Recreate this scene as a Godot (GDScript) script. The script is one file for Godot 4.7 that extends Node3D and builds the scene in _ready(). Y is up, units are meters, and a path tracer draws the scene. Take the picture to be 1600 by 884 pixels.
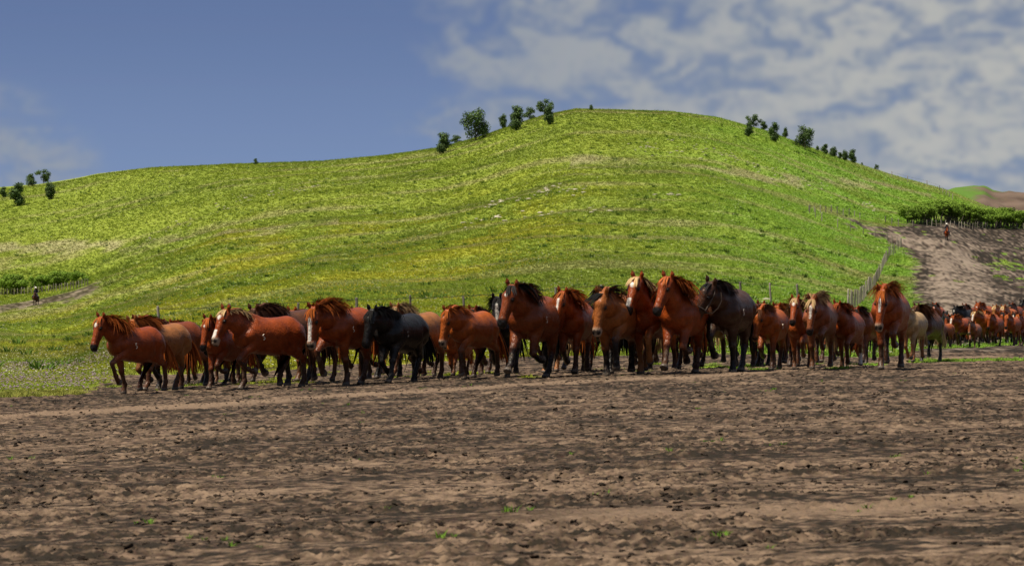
extends Node3D
# A herd of horses trotting over a dirt track below a green hill.
# World: x to the right, y up, depth d runs along -z. The photographer stands at the origin.

const CAM_Y := 1.05
var T_CREST := PackedVector2Array([Vector2(-0.3311, 0.05695), Vector2(-0.2428, 0.05743), Vector2(-0.1766, 0.0589), Vector2(-0.1634, 0.05969), Vector2(-0.1435, 0.06222), Vector2(-0.1236, 0.06252), Vector2(-0.1038, 0.06211), Vector2(-0.0883, 0.06233), Vector2(-0.0662, 0.06255), Vector2(-0.0442, 0.06485), Vector2(-0.0243, 0.068), Vector2(-0.0088, 0.07245), Vector2(0.011, 0.07884), Vector2(0.0221, 0.08107), Vector2(0.0331, 0.0808), Vector2(0.0552, 0.08009), Vector2(0.0706, 0.078), Vector2(0.0883, 0.07295), Vector2(0.1015, 0.06766), Vector2(0.117, 0.06233), Vector2(0.1325, 0.05682), Vector2(0.1523, 0.05047), Vector2(0.1634, 0.04536), Vector2(0.1766, 0.04233), Vector2(0.2428, 0.03999), Vector2(0.3311, 0.03881)])
var T_POWER := PackedVector2Array([Vector2(-0.3311, 2.8), Vector2(-0.1766, 2.8), Vector2(-0.1501, 2.4), Vector2(-0.0993, 1.3), Vector2(-0.0662, 1.0), Vector2(0.0773, 1.0), Vector2(0.1214, 1.05), Vector2(0.1501, 0.8), Vector2(0.3311, 0.8)])
var T_DIST := PackedVector2Array([Vector2(-0.3311, 650), Vector2(-0.1325, 650), Vector2(-0.0221, 620), Vector2(0.0662, 620), Vector2(0.1545, 660), Vector2(0.3311, 680)])
var T_START := PackedVector2Array([Vector2(-0.3311, 68), Vector2(0.0993, 68), Vector2(0.1391, 125), Vector2(0.3311, 125)])
var T_BANK := PackedVector2Array([Vector2(-.4, .95), Vector2(-.12, .95), Vector2(-.01, .35), Vector2(.1, .35), Vector2(.13, 0), Vector2(.4, 0)])

var nz_a := FastNoiseLite.new()
var nz_b := FastNoiseLite.new()
var nz_c := FastNoiseLite.new()
var nz_f := FastNoiseLite.new()
var used := {}
var rng := RandomNumberGenerator.new()


func _ready() -> void:
	# ---------------------------------------------------------------- camera
	var cam := Camera3D.new()
	cam.name = "camera"
	add_child(cam)
	cam.position = Vector3(0, CAM_Y, 0)
	cam.rotation.x = atan(67.0 / 4530.0)
	cam.fov = 11.151
	cam.near = 0.3
	cam.far = 6000.0
	cam.current = true
	var lens := CameraAttributesPhysical.new()
	lens.frustum_focal_length = 12.0 / tan(deg_to_rad(11.151 * .5))
	lens.frustum_focus_distance = 56.0
	lens.frustum_near = 0.3
	lens.frustum_far = 6000.0
	lens.exposure_aperture = 11.0
	cam.attributes = lens
	# ---------------------------------------------------------------- sky, sun, exposure
	var env := Environment.new()
	env.background_mode = Environment.BG_SKY
	var sky := Sky.new()
	sky.sky_material = make_sky()
	env.sky = sky
	env.sky_rotation = Vector3(0, PI, 0)
	env.background_energy_multiplier = 0.315
	env.tonemap_mode = Environment.TONE_MAPPER_LINEAR
	env.tonemap_exposure = 5.4
	env.sdfgi_enabled = true
	env.ssao_enabled = true
	env.ssil_enabled = true
	var we := WorldEnvironment.new()
	we.name = "environment"
	we.environment = env
	add_child(we)
	var sun := DirectionalLight3D.new()
	sun.name = "sun"
	add_child(sun)
	sun.light_color = Color(1.0, 0.955, 0.87)
	sun.light_energy = 0.5
	sun.light_angular_distance = 10.0
	sun.shadow_enabled = true
	sun.look_at_from_position(Vector3(-0.38, 1.0, 0.20), Vector3.ZERO, Vector3.UP)
	# ---------------------------------------------------------------- setting, then things
	setup_noise()
	build_ground()
	print("ground ", Time.get_ticks_msec())
	build_far_hill()
	build_grass()
	print("grass ", Time.get_ticks_msec())
	build_fences()
	build_trees()
	print("trees ", Time.get_ticks_msec())
	build_horses()
	print("horses ", Time.get_ticks_msec())


# ==================================================================== small helpers
func setup_noise() -> void:
	var i := 0
	for n: FastNoiseLite in [nz_a, nz_b, nz_c, nz_f]:
		n.seed = 11 + i * 7
		n.noise_type = FastNoiseLite.TYPE_SIMPLEX_SMOOTH
		n.frequency = 1.0
		n.fractal_type = FastNoiseLite.FRACTAL_NONE
		i += 1
	nz_f.fractal_type = FastNoiseLite.FRACTAL_FBM
	nz_f.fractal_octaves = 4


func numbered(base: String) -> String:
	if not used.has(base):
		used[base] = 0
		return base
	used[base] += 1
	return "%s_%03d" % [base, used[base]]


func tag(o: Node, label := "", category := "", group := "", kind := "") -> void:
	if label: o.set_meta("label", label)
	if category: o.set_meta("category", category)
	if group: o.set_meta("group", group)
	if kind: o.set_meta("kind", kind)


func thing(called: String, label: String, category: String, at: Vector3, turn := 0.0, group := "") -> Node3D:
	var o := Node3D.new()
	o.name = numbered(called)
	add_child(o)
	o.position = at
	o.rotation.y = turn
	tag(o, label, category, group)
	return o


func part(called: String, mesh: Mesh, mat: Material, parent: Node) -> MeshInstance3D:
	var o := MeshInstance3D.new()
	o.name = called
	o.mesh = mesh
	o.material_override = mat
	parent.add_child(o, true)
	return o


func tab(t: PackedVector2Array, x: float) -> float:
	var n := t.size()
	if x <= t[0].x: return t[0].y
	for i in range(1, n):
		if x <= t[i].x:
			return lerpf(t[i - 1].y, t[i].y, (x - t[i - 1].x) / (t[i].x - t[i - 1].x))
	return t[n - 1].y


func sstep(a: float, b: float, v: float) -> float:
	var t := clampf((v - a) / (b - a), 0.0, 1.0)
	return t * t * (3.0 - 2.0 * t)


func col(r: float, g: float, b: float) -> Color:
	return Color(r, g, b).linear_to_srgb()


func mat(c: Color, rough := 0.9, vertex := false, spec := 0.5) -> StandardMaterial3D:
	var m := StandardMaterial3D.new()
	m.albedo_color = c
	m.roughness = rough
	m.metallic_specular = spec
	m.vertex_color_use_as_albedo = vertex
	m.cull_mode = BaseMaterial3D.CULL_DISABLED
	return m


func noise_tex(freq: float, size: int, normal: bool, bump := 4.0, oct := 4, sd := 3) -> NoiseTexture2D:
	var t := NoiseTexture2D.new()
	var n := FastNoiseLite.new()
	n.seed = sd
	n.frequency = freq
	n.fractal_octaves = oct
	t.noise = n
	t.width = size
	t.height = size
	t.seamless = true
	t.as_normal_map = normal
	t.bump_strength = bump
	return t


# ==================================================================== sky
func make_sky() -> PanoramaSkyMaterial:
	var n1 := FastNoiseLite.new()
	n1.seed = 5
	n1.frequency = 1.0
	n1.fractal_octaves = 7
	n1.fractal_gain = 0.6
	var n2 := FastNoiseLite.new()
	n2.seed = 23
	n2.frequency = 1.0
	n2.fractal_octaves = 3
	var wide := Image.create(1024, 512, false, Image.FORMAT_RGB8)
	for j in 256:
		for i in 1024:
			wide.set_pixel(i, j, sky_color(n1, n2, ((i + 0.5) / 1024.0 - 0.5) * 360.0, 90.0 - (j + 0.5) / 512.0 * 180.0))
	wide.fill_rect(Rect2i(0, 256, 1024, 256), Color(.30, .27, .22))
	wide.resize(4096, 2048, Image.INTERPOLATE_CUBIC)
	for j in range(1024 - 180, 1024):
		for i in range(2048 - 400, 2048 + 400):
			wide.set_pixel(i, j, sky_color(n1, n2, ((i + 0.5) / 4096.0 - 0.5) * 360.0, 90.0 - (j + 0.5) / 2048.0 * 180.0))
	var p := PanoramaSkyMaterial.new()
	p.panorama = ImageTexture.create_from_image(wide)
	return p


func sky_color(n1: FastNoiseLite, n2: FastNoiseLite, az: float, el: float) -> Color:
	# the air: deep blue above, paler towards the horizon
	var c := Color(.118, .168, .280).lerp(Color(.072, .108, .208), sstep(2.0, 7.0, el))
	c = c.lerp(Color(.060, .102, .202), sstep(10.0, 60.0, el))
	# clouds: thin broken sheets, drawn out sideways, closing up towards the horizon
	var ax := az
	if absf(az) > 90.0: ax = signf(az) * (180.0 - absf(az)) + 200.0
	var wx := ax * .42
	var wy := 5.5 * log(maxf(el, 0.0) + 3.0)
	var bend := n2.get_noise_2d(wx * .8, wy * 1.1)
	var bend2 := n2.get_noise_2d(wx * .8 + 60.0, wy * 1.1 + 9.0)
	wx += bend * .7 - el * .06
	wy += bend2 * .45
	var n := n1.get_noise_2d(wx, wy * 1.5)
	var fine := n1.get_noise_2d(wx * 3.1 + 17.0, wy * 5.2)
	var open := n2.get_noise_2d(ax * .02 + 7.0, el * .02)
	var cover := clampf(.55 + open * .8, 0.0, 1.0)
	if absf(az) < 30.0:
		var here := sstep(-2.8, .4, az + bend * .8) * (.70 + .38 * sstep(0.0, 6.0, az))
		here = maxf(here, .62 * sstep(-7.3, -9.3, az + .9 * maxf(el - 2.9, -1.0) + bend * .5) * sstep(5.2, 3.8, el))
		cover = lerpf(here, cover, sstep(15.0, 30.0, absf(az)))
	var amount := sstep(-.75, .60, n * .9 + .26 * fine + (cover - .60) * .95) * sstep(0.0, .25, cover)
	var lit := sstep(-.35, .50, n * .8 + .5 * fine + .06 + .10 * cover)
	var warm := sstep(-2.0, 9.0, az) if absf(az) < 90.0 else .7
	var cloud := Color(.120, .150, .200).lerp(Color(.292, .290, .268), lit * (.42 + .58 * warm))
	c = c.lerp(cloud, amount * .88)
	return c.linear_to_srgb()


# ==================================================================== terrain
func ground(x: float, d: float) -> float:
	var u := x / d
	return ground_at(x, d, u, tab(T_CREST, u), tab(T_POWER, u), tab(T_DIST, u), tab(T_START, u), tab(T_BANK, u) * sstep(-.158, -.122, u))


func ground_at(x: float, d: float, u: float, crest: float, power: float, far: float, start: float, bank: float) -> float:
	var lin := .0325 * x - .0145 * (sqrt(x * x + 9.0) - 3.0)
	var lim := .45 if x < 0.0 else .22
	var h := .03 + lim * tanh(lin / lim)
	if d > 74.0:
		h += sstep(74.0, 112.0, d) * bank
	if d > start:
		var s := minf((d - start) / (far - start), 3.0)
		var g := maxf(s - log(1.0 + exp(14.0 * (s - 1.0))) / 14.0, 0.0)
		h += d * crest * pow(g, power)
		var e := maxf(s - .93, 0.0) * (far - start)
		h -= e * e * .0006
		# gentle swells of the hillside
		h += sstep(0.05, 0.3, s) * (1.0 - sstep(0.75, 1.0, s)) * (0.9 * nz_a.get_noise_2d(x * .014, d * .008) + .3 * nz_b.get_noise_2d(x * .05, d * .03))
	return h


func dirt_relief(x: float, d: float) -> float:
	if d > 90.0:
		# the far road: ruts and banks
		return .14 * nz_a.get_noise_2d(x * .13, d * .03) + .04 * nz_c.get_noise_2d(x * .5, d * .09) + .015 * nz_b.get_noise_2d(x * 1.3, d * .35)
	# low swells, trampled hollows and the crumbly edges of hoof marks
	var tread := sstep(-.30, .30, nz_c.get_noise_2d(x * .35 + 20.0, d * .8))
	var r := .016 * nz_a.get_noise_2d(x * .35, d * .5) + .014 * nz_b.get_noise_2d(x * 1.1, d * 1.6)
	r += (.25 + tread) * (.022 * absf(nz_c.get_noise_2d(x * 2.0, d * 4.2)) + .018 * absf(nz_a.get_noise_2d(x * 4.5 + 50.0, d * 8.0)) - .008)
	r += (.35 + tread) * .015 * nz_b.get_noise_2d(x * 11.0, d * 15.0)
	if d < 40.0:
		r += (.4 + tread) * .009 * nz_c.get_noise_2d(x * 29.0, d * 29.0)
	return r


# how much of the surface is bare soil, 0 (meadow) to 1
var ROAD_L := PackedVector2Array([Vector2(100, .1395), Vector2(224, .1391), Vector2(278, .1369), Vector2(327, .1386), Vector2(372, .1350), Vector2(396, .1240), Vector2(412, .1130), Vector2(434, .1130), Vector2(448, .1330), Vector2(500, .139)])
var ROAD_R := PackedVector2Array([Vector2(100, .32), Vector2(224, .26), Vector2(262, .1800), Vector2(285, .1740), Vector2(327, .1689), Vector2(372, .1667), Vector2(395, .1634), Vector2(405, .19), Vector2(425, .40), Vector2(500, .40)])


func bare(x: float, d: float, u: float) -> float:
	var w := nz_f.get_noise_2d(x * .35, d * .22)
	var w2 := nz_b.get_noise_2d(x * 1.1, d * .8)
	var edge := lerpf(56.0, 80.0, sstep(-.152, -.132, u + w * .006)) + w * 5.0
	if u > .115:
		edge = lerpf(edge, 92.0 + (u - .14) * 900.0, sstep(.118, .138, u + w * .006)) 
	var out := 1.0 - sstep(edge - 1.2, edge + 1.2, d + w2 * 2.0)
	# a strip of turf left by the trampling right behind and under the herd
	if d > 56.0 and d < 72.0 and u > -.16 and u < .13:
		out = minf(out, 1.0 - sstep(.24, .42, w * .8 + w2 * .35 - absf(d - 63.0) * .028))
	if u > .13:
		# thin turf strip beside the track
		if d > 62.0 and d < 80.0:
			out = minf(out, sstep(.9, 2.0, absf(d - 70.0 - (u - .15) * 60.0) + w * 2.0 + 10.0 * sstep(.024, .03, absf(u - .162))))
		if d > 92.0:
			var band := 92.0 + (u - .14) * 900.0
			var road := sstep(-.0025, .0025, u - tab(ROAD_L, d) + w * .006) * sstep(-.0025, .0025, tab(ROAD_R, d) - u + w * .008)
			road *= sstep(9.0, 13.0, d - band + w * 4.0)
			road *= 1.0 - sstep(468.0, 476.0, d - maxf(u - .14, 0.0) * 1900.0 + w * 8.0)
			if d > 262.0 and d < 425.0 and u > .16:
				road = maxf(road, sstep(-.15, .05, w + nz_c.get_noise_2d(x * .10, d * .04) * .5 + .34))
			# turf islands on the track
			road *= 1.0 - sstep(.86, .96, nz_c.get_noise_2d(x * .25 + 3.0, d * .12) + w * .4)
			out = maxf(out, road)
	elif u > .098 and d > 385.0 and d < 440.0:
		var road2 := sstep(-.0025, .0025, u - tab(ROAD_L, d) + w * .008)
		out = maxf(out, road2 * (1.0 - sstep(.1, .35, nz_c.get_noise_2d(x * .2, d * .1) + w * .3)))
	if u < -.138 and d > 330.0 and d < 412.0:
		# ploughed corner below the left hedge
		out = maxf(out, sstep(0.0, 14.0, d - 352.0 + w * 18.0) * sstep(0.0, 4.0, 402.0 - d + w * 3.0) * sstep(-.139, -.146, u + w * .006) * .92)
	return clampf(out, 0.0, 1.0)


func soil_color(x: float, d: float) -> Color:
	# damp dark earth and dry pale earth, drawn out along the way the herd goes
	var k := 1.0
	var lane := 0.0
	if d > 150.0 and x > 0.0:
		# a dry, beaten lane between wetter banks
		var u := x / d
		lane = .62 * sstep(.004, .010, u - tab(ROAD_L, d)) * sstep(.002, .010, minf(tab(ROAD_R, d), .172) - u) * sstep(425.0, 395.0, d) - .20
	if d > 90.0:
		# on the far road the stripes run with the wheel ruts
		x *= .45
		k = .05
	var a := nz_f.get_noise_2d(x * .16, d * .30 * k)
	var b := nz_f.get_noise_2d(x * .75 + 30.0, d * 1.5 * k)
	var c := nz_c.get_noise_2d(x * 7.5, d * 12.0 * k)
	var e := nz_f.get_noise_2d(x * 3.6 + 70.0, d * 7.5 * k)
	var t := clampf(.26 + lane + a * .55 + b * .62 + c * .46 + e * 1.05, 0.0, 1.0)
	# dry wheel tracks
	if d < 80.0:
		var line := 49.0 + x * 1.15 + maxf(x - 3.5, 0.0) * 1.6 + nz_a.get_noise_2d(x * .3, 3.0) * .5
		t = lerpf(t, 1.0, .9 * (1.0 - sstep(.9, 2.0, absf(d - line) + b * .9)))
		var line2 := 15.2 + x * .12 + nz_a.get_noise_2d(x * .4, 8.0) * .3
		t = lerpf(t, .9, .7 * sstep(-.6, .8, x) * (1.0 - sstep(.15, .7, absf(d - line2) + b * .5)))
	var dry := Color(.158, .110, .076) if d < 90.0 else Color(.190, .150, .118)
	return Color(.0185, .0118, .0082).lerp(dry, t)


var HAY_R := PackedVector2Array([Vector2(0.0287, 466.0), Vector2(0.0574, 453.0), Vector2(0.0883, 475.9), Vector2(0.1325, 582.0)])
var HAY_L := PackedVector2Array([Vector2(-0.1766, 522.5), Vector2(-0.1501, 501.6), Vector2(-0.1214, 453.7), Vector2(-0.0883, 413.2)])


func grass_color(x: float, d: float, u: float, yellow := true) -> Color:
	var a := nz_f.get_noise_2d(x * .03, d * .012)
	var b := nz_a.get_noise_2d(x * .12, d * .05)
	var s := nz_f.get_noise_2d(x * .010 + 5.0, d * .05)
	var k := Color(.212, .272, .034)
	k = k.lerp(Color(.174, .298, .038), sstep(.03, .11, u + b * .02))
	var bloom := sstep(.045, -.005, u + b * .02) * sstep(470.0, 380.0, d + b * 40.0)
	k = k.lerp(Color(.305, .310, .030), sstep(-.15, .45, a + b * .3) * (.12 + .75 * bloom))
	k = k.lerp(Color(.158, .208, .030), sstep(.05, .6, -a + b * .4) * .7)
	# bands of dry straw
	k = k.lerp(Color(.32, .29, .14), .5 * sstep(.12, .42, s + b * .15) * sstep(150.0, 260.0, d))
	# strips of old, bleached hay that follow the slope
	var hay := 0.0
	if u > .02 and u < .145: hay = 1.0 - sstep(3.0, 15.0, absf(d - tab(HAY_R, u) + 10.0 * b))
	elif u < -.06: hay = 1.0 - sstep(2.0, 12.0, absf(d - tab(HAY_L, u) + 8.0 * b))
	if hay > 0.0: k = k.lerp(Color(.34, .31, .17), hay * sstep(-.25, .35, a + s + .25) * .75)
	if u < -.13 and d < 190.0:
		k = k.lerp(Color(.24, .23, .06), .7 * sstep(-.2, .4, s + .2))
	return k


func build_ground() -> void:
	var us := PackedFloat32Array()
	for i in 36: us.append(lerpf(-.62, -.192, pow(i / 36.0, .6)))
	for i in 485: us.append(lerpf(-.192, .192, i / 484.0))
	for i in 36: us.append(lerpf(.192, .62, pow((i + 1) / 36.0, 1.6)))
	var ds := PackedFloat32Array()
	var d := 2.0
	while d < 9.0:
		ds.append(d)
		d *= 1.03
	while d < 76.0:
		ds.append(d)
		d *= 1.0027
	while d < 700.0:
		ds.append(d)
		d *= 1.0075
	while d < 1700.0:
		ds.append(d)
		d *= 1.05
	var nu := us.size()
	var nd := ds.size()
	var vs := PackedVector3Array()
	var cs := PackedColorArray()
	var nn := PackedVector3Array()
	vs.resize(nu * nd)
	cs.resize(nu * nd)
	nn.resize(nu * nd)
	for i in nu:
		var u := us[i]
		var crest := tab(T_CREST, u)
		var power := tab(T_POWER, u)
		var far := tab(T_DIST, u)
		var start := tab(T_START, u)
		var bank := tab(T_BANK, u) * sstep(-.158, -.122, u)
		for j in nd:
			d = ds[j]
			var x := u * d
			var h := ground_at(x, d, u, crest, power, far, start, bank)
			var k: Color
			var soil := 1.0
			if d > 52.0: soil = bare(x, d, u)
			if soil > 0.001:
				k = soil_color(x, d)
				if d < 520.0:
					h += dirt_relief(x, d) * soil * minf(1.0, .75 + d * .004)
			if soil < .999:
				var gk := grass_color(x, d, u) * Color(.80, .80, .82)   # darkened in the colour to stand in for shade among the blades
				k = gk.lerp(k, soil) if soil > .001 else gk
				h += (1.0 - soil) * .02 * nz_b.get_noise_2d(x * .9, d * .5)
			vs[j * nu + i] = Vector3(x, h, -d)
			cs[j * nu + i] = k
	var idx := PackedInt32Array()
	idx.resize((nu - 1) * (nd - 1) * 6)
	var q := 0
	for j in nd - 1:
		for i in nu - 1:
			var o := j * nu + i
			idx[q] = o
			idx[q + 1] = o + nu
			idx[q + 2] = o + 1
			idx[q + 3] = o + 1
			idx[q + 4] = o + nu
			idx[q + 5] = o + nu + 1
			q += 6
	for j in nd:
		for i in nu:
			var a := vs[j * nu + mini(i + 1, nu - 1)] - vs[j * nu + maxi(i - 1, 0)]
			var b := vs[mini(j + 1, nd - 1) * nu + i] - vs[maxi(j - 1, 0) * nu + i]
			nn[j * nu + i] = a.cross(b).normalized()
	var m := mat(Color.WHITE, 0.95, true, 0.25)
	m.heightmap_enabled = true
	m.heightmap_texture = noise_tex(.035, 512, false, 1.0, 5)
	m.heightmap_scale = 3.0
	m.uv1_triplanar = true
	m.uv1_world_triplanar = true
	m.uv1_scale = Vector3(.8, .8, .8)
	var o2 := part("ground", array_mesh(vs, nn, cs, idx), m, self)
	tag(o2, "", "", "", "structure")


func array_mesh(vs: PackedVector3Array, nn: PackedVector3Array, cs: PackedColorArray, idx: PackedInt32Array) -> ArrayMesh:
	var arr := []
	arr.resize(Mesh.ARRAY_MAX)
	arr[Mesh.ARRAY_VERTEX] = vs
	if nn.size(): arr[Mesh.ARRAY_NORMAL] = nn
	if cs.size(): arr[Mesh.ARRAY_COLOR] = cs
	arr[Mesh.ARRAY_INDEX] = idx
	var am := ArrayMesh.new()
	am.add_surface_from_arrays(Mesh.PRIMITIVE_TRIANGLES, arr)
	return am


func build_far_hill() -> void:
	# worn slope beyond the hedge
	var top := PackedVector2Array([Vector2(.10, .036), Vector2(.1479, .0458), Vector2(.1545, .0478), Vector2(.1634, .0480), Vector2(.1665, .0464), Vector2(.1700, .0460), Vector2(.1720, .0463), Vector2(.1766, .0457), Vector2(.2, .0455), Vector2(.42, .044)])
	var vs := PackedVector3Array()
	var cs := PackedColorArray()
	var idx := PackedInt32Array()
	var nn := PackedVector3Array()
	var nu := 240
	var nd := 60
	for j in nd:
		for i in nu:
			var u := lerpf(.10, .36, i / (nu - 1.0))
			var s := j / (nd - 1.0) * 1.3
			var d := lerpf(720.0, 930.0, s)
			var t := tab(top, u)
			var g := sin(minf(s, 1.0) * PI * .5)
			var x := u * d
			var h := CAM_Y + d * (t - .024 * (1.0 - g)) - maxf(s - 1.0, 0.0) * 60.0
			h += (nz_f.get_noise_2d(x * .06, d * .012) * 2.2) * (1.0 - s * .6)
			vs.append(Vector3(x, h, -d))
			var w := nz_f.get_noise_2d(x * .05, d * .03)
			var soil := sstep(-.004, .004, u - .1645 + (.985 - s) * .012 + w * .010) * sstep(.02, .10, 1.0 - s + w * .06)
			cs.append(Color(.070, .130, .022).lerp(Color(.060, .042, .032).lerp(Color(.115, .084, .065), .5 + w), soil))
	for j in nd - 1:
		for i in nu - 1:
			var o := j * nu + i
			idx.append_array([o, o + nu, o + 1, o + 1, o + nu, o + nu + 1])
	for j in nd:
		for i in nu:
			var a := vs[j * nu + mini(i + 1, nu - 1)] - vs[j * nu + maxi(i - 1, 0)]
			var b := vs[mini(j + 1, nd - 1) * nu + i] - vs[maxi(j - 1, 0) * nu + i]
			nn.append(a.cross(b).normalized())
	var o2 := part("hill", array_mesh(vs, nn, cs, idx), mat(Color.WHITE, .95, true, .2), self)
	tag(o2, "", "", "", "structure")


# ==================================================================== grass, flowers, clods
func tuft_mesh(blades: int, h: float, spread: float, lean: float, w: float, sd: int) -> ArrayMesh:
	rng.seed = sd
	var vs := PackedVector3Array()
	var nn := PackedVector3Array()
	var idx := PackedInt32Array()
	for i in blades:
		var a := rng.randf() * TAU
		var r := sqrt(rng.randf()) * spread
		var b := Vector3(cos(a) * r, -.03, sin(a) * r)
		var dir := Vector3(cos(a + rng.randf_range(-.6, .6)), 0, sin(a + rng.randf_range(-.6, .6)))
		var hh := h * rng.randf_range(.55, 1.1)
		var side := Vector3(-dir.z, 0, dir.x) * w * .5
		var mid := b + dir * lean * hh * .35 + Vector3.UP * hh * .6
		var tip := b + dir * lean * hh + Vector3.UP * hh
		var o := vs.size()
		vs.append_array([b - side, b + side, mid - side * .7, mid + side * .7, tip])
		var up := ((mid - b).cross(side)).normalized()
		if up.y < 0.0: up = -up
		nn.append_array([up, up, up, up, up])
		idx.append_array([o, o + 2, o + 1, o + 1, o + 2, o + 3, o + 2, o + 4, o + 3])
	return array_mesh(vs, nn, PackedColorArray(), idx)


func scatter(called: String, label: String, category: String, mesh: Mesh, m: Material, places: Array, tints: PackedColorArray) -> void:
	var mm := MultiMesh.new()
	mm.transform_format = MultiMesh.TRANSFORM_3D
	mm.use_colors = true
	mm.mesh = mesh
	mm.instance_count = places.size()
	for i in places.size():
		mm.set_instance_transform(i, places[i])
		mm.set_instance_color(i, tints[i])
	var o := MultiMeshInstance3D.new()
	o.name = numbered(called)
	o.multimesh = mm
	o.material_override = m
	add_child(o)
	tag(o, label, category, "", "stuff")


func turned(at: Vector3, size: float, up := 1.0) -> Transform3D:
	return Transform3D(Basis(Vector3.UP, rng.randf() * TAU).scaled(Vector3(size, size * up, size)), at)


func build_grass() -> void:
	var gm := mat(Color.WHITE, .85, true, .25)
	gm.backlight_enabled = true
	gm.backlight = Color(.75, .75, .75)
	var meshes := [tuft_mesh(13, .12, .17, .9, .034, 1), tuft_mesh(15, .09, .22, 1.3, .040, 2), tuft_mesh(8, .20, .13, .6, .022, 3)]
	var names := ["short meadow grass covering the hillside", "low spreading turf of the meadow", "taller grass blades standing out of the meadow"]
	rng.seed = 77
	var where := [[], [], []]
	var tint := [PackedColorArray(), PackedColorArray(), PackedColorArray()]
	for i in 560000:
		var u := rng.randf_range(-.205, .205)
		var d := 49.0 + (650.0 - 49.0) * pow(rng.randf(), 1.12)
		var kind := rng.randi() % 8
		kind = 0 if kind < 4 else 1 if kind < 7 or d < 110.0 else 2
		var size := rng.randf_range(.7, 1.35) * (.82 + d * .0014)
		var shade := rng.randf_range(.84, 1.16)
		var x := u * d
		if (d < 80.0 or u > .09 or (u < -.13 and d > 325.0 and d < 415.0)) and bare(x, d, u) > .35: continue
		if d < 80.0: size *= .7
		var k := grass_color(x, d, u) * shade
		k.r *= rng.randf_range(.9, 1.1)
		where[kind].append(turned(Vector3(x, ground(x, d), -d), size, rng.randf_range(.7, 1.3)))
		tint[kind].append(k)
	for k in 3: scatter("grass", names[k], "grass", meshes[k], gm, where[k], tint[k])
	# clumps of dark broad weeds
	var wm := tuft_mesh(26, .42, .34, .9, .085, 9)
	var w1 := []
	var t1 := PackedColorArray()
	for i in 4200:
		var u := rng.randf_range(-.2, .2)
		var d := 90.0 + 520.0 * pow(rng.randf(), .8)
		var x := u * d
		var n := nz_f.get_noise_2d(x * .05, d * .03)
		if n + rng.randf() * .5 < (.12 if u > .03 else .24) or bare(x, d, u) > .2: continue
		w1.append(turned(Vector3(x, ground(x, d), -d), rng.randf_range(.5, 1.25), rng.randf_range(.5, 1.0)))
		t1.append(Color(.07, .125, .02) * rng.randf_range(.7, 1.4))
	scatter("weed_clump", "dark green weed clumps dotted over the meadow", "weeds", wm, gm, w1, t1)
	# flowers: white, yellow and lilac heads
	var fm := mat(Color.WHITE, .8, true, .2)
	var head := flower_mesh()
	var kinds := [[Color(.40, .40, .30), "white flower heads scattered over the meadow"], [Color(.42, .33, .02), "yellow buttercup patches on the lower slope"], [Color(.24, .18, .21), "lilac flowers in the turf beside the track"]]
	for f in 3:
		var w2 := []
		var t2 := PackedColorArray()
		for i in [30000, 110000, 3200][f]:
			var u := rng.randf_range(-.2, .2)
			var d := 80.0 + 560.0 * pow(rng.randf(), 1.25)
			if f == 2:
				u = rng.randf_range(-.21, -.136)
				d = rng.randf_range(57.0, 112.0)
			var x := u * d
			var n := nz_f.get_noise_2d(x * .045 + 90.0 * f, d * .022)
			if f == 0 and n + rng.randf() * .55 < .2: continue
			if f == 1:
				var zone := sstep(.035, -.01, u) * sstep(-.17, -.10, u) * sstep(440.0, 300.0, d) * sstep(110.0, 160.0, d)
				if zone < rng.randf() * .8 or n + rng.randf() * .3 < .16: continue
			if f == 2 and n + rng.randf() * .5 < .15 + .006 * absf(d - 68.0): continue
			if (d < 80.0 or u > .09 or u < -.13) and bare(x, d, u) > .3: continue
			var size := rng.randf_range(.6, 1.3) * (.020 + d * .00011)
			w2.append(turned(Vector3(x, ground(x, d) + rng.randf_range(.05, .16), -d), size))
			t2.append(kinds[f][0] * rng.randf_range(.65, 1.15))
		scatter("flower", kinds[f][1], "flowers", head, fm, w2, t2)
	# pale flowering cushions, low and wide, in loose rows on the slope
	var cushion := clod_mesh(40, .42, 90, .55)
	var w3 := []
	var t3 := PackedColorArray()
	for row in [[-3.5, 402.0, 10.0, 386.0, 44, 26.0], [-8.0, 372.0, 2.0, 352.0, 18, 24.0], [3.0, 345.0, 12.0, 338.0, 9, 9.0], [17.0, 372.0, 23.0, 371.0, 7, 3.0], [-8.6, 122.0, -2.4, 121.0, 30, .9], [2.0, 150.0, 22.0, 170.0, 11, 16.0], [-60.0, 470.0, -34.0, 520.0, 60, 24.0], [18.0, 500.0, 64.0, 500.0, 120, 22.0]]:
		for i in row[4]:
			var t := rng.randf()
			var x: float = lerpf(row[0], row[2], t) + rng.randfn() * .35
			var d: float = lerpf(row[1], row[3], t) + rng.randfn() * row[5] * .35
			var s := rng.randf_range(.4, .85) * (.45 if d < 135.0 else .8 if d > 440.0 else 1.0)
			w3.append(turned(Vector3(x, ground(x, d) + .05, -d), s, .6))
			t3.append(Color(.36, .33, .25) * rng.randf_range(.7, 1.05))
	scatter("flower_cushion", "pale flowering cushions in loose rows on the slope", "flowers", cushion, fm, w3, t3)
	# trodden clods of soil on the track
	var cm := mat(Color.WHITE, .95, true, .2)
	cm.heightmap_enabled = true
	cm.heightmap_texture = noise_tex(.05, 256, false, 1.0, 4, 8)
	cm.heightmap_scale = 1.0
	cm.uv1_triplanar = true
	cm.uv1_scale = Vector3(2, 2, 2)
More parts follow.
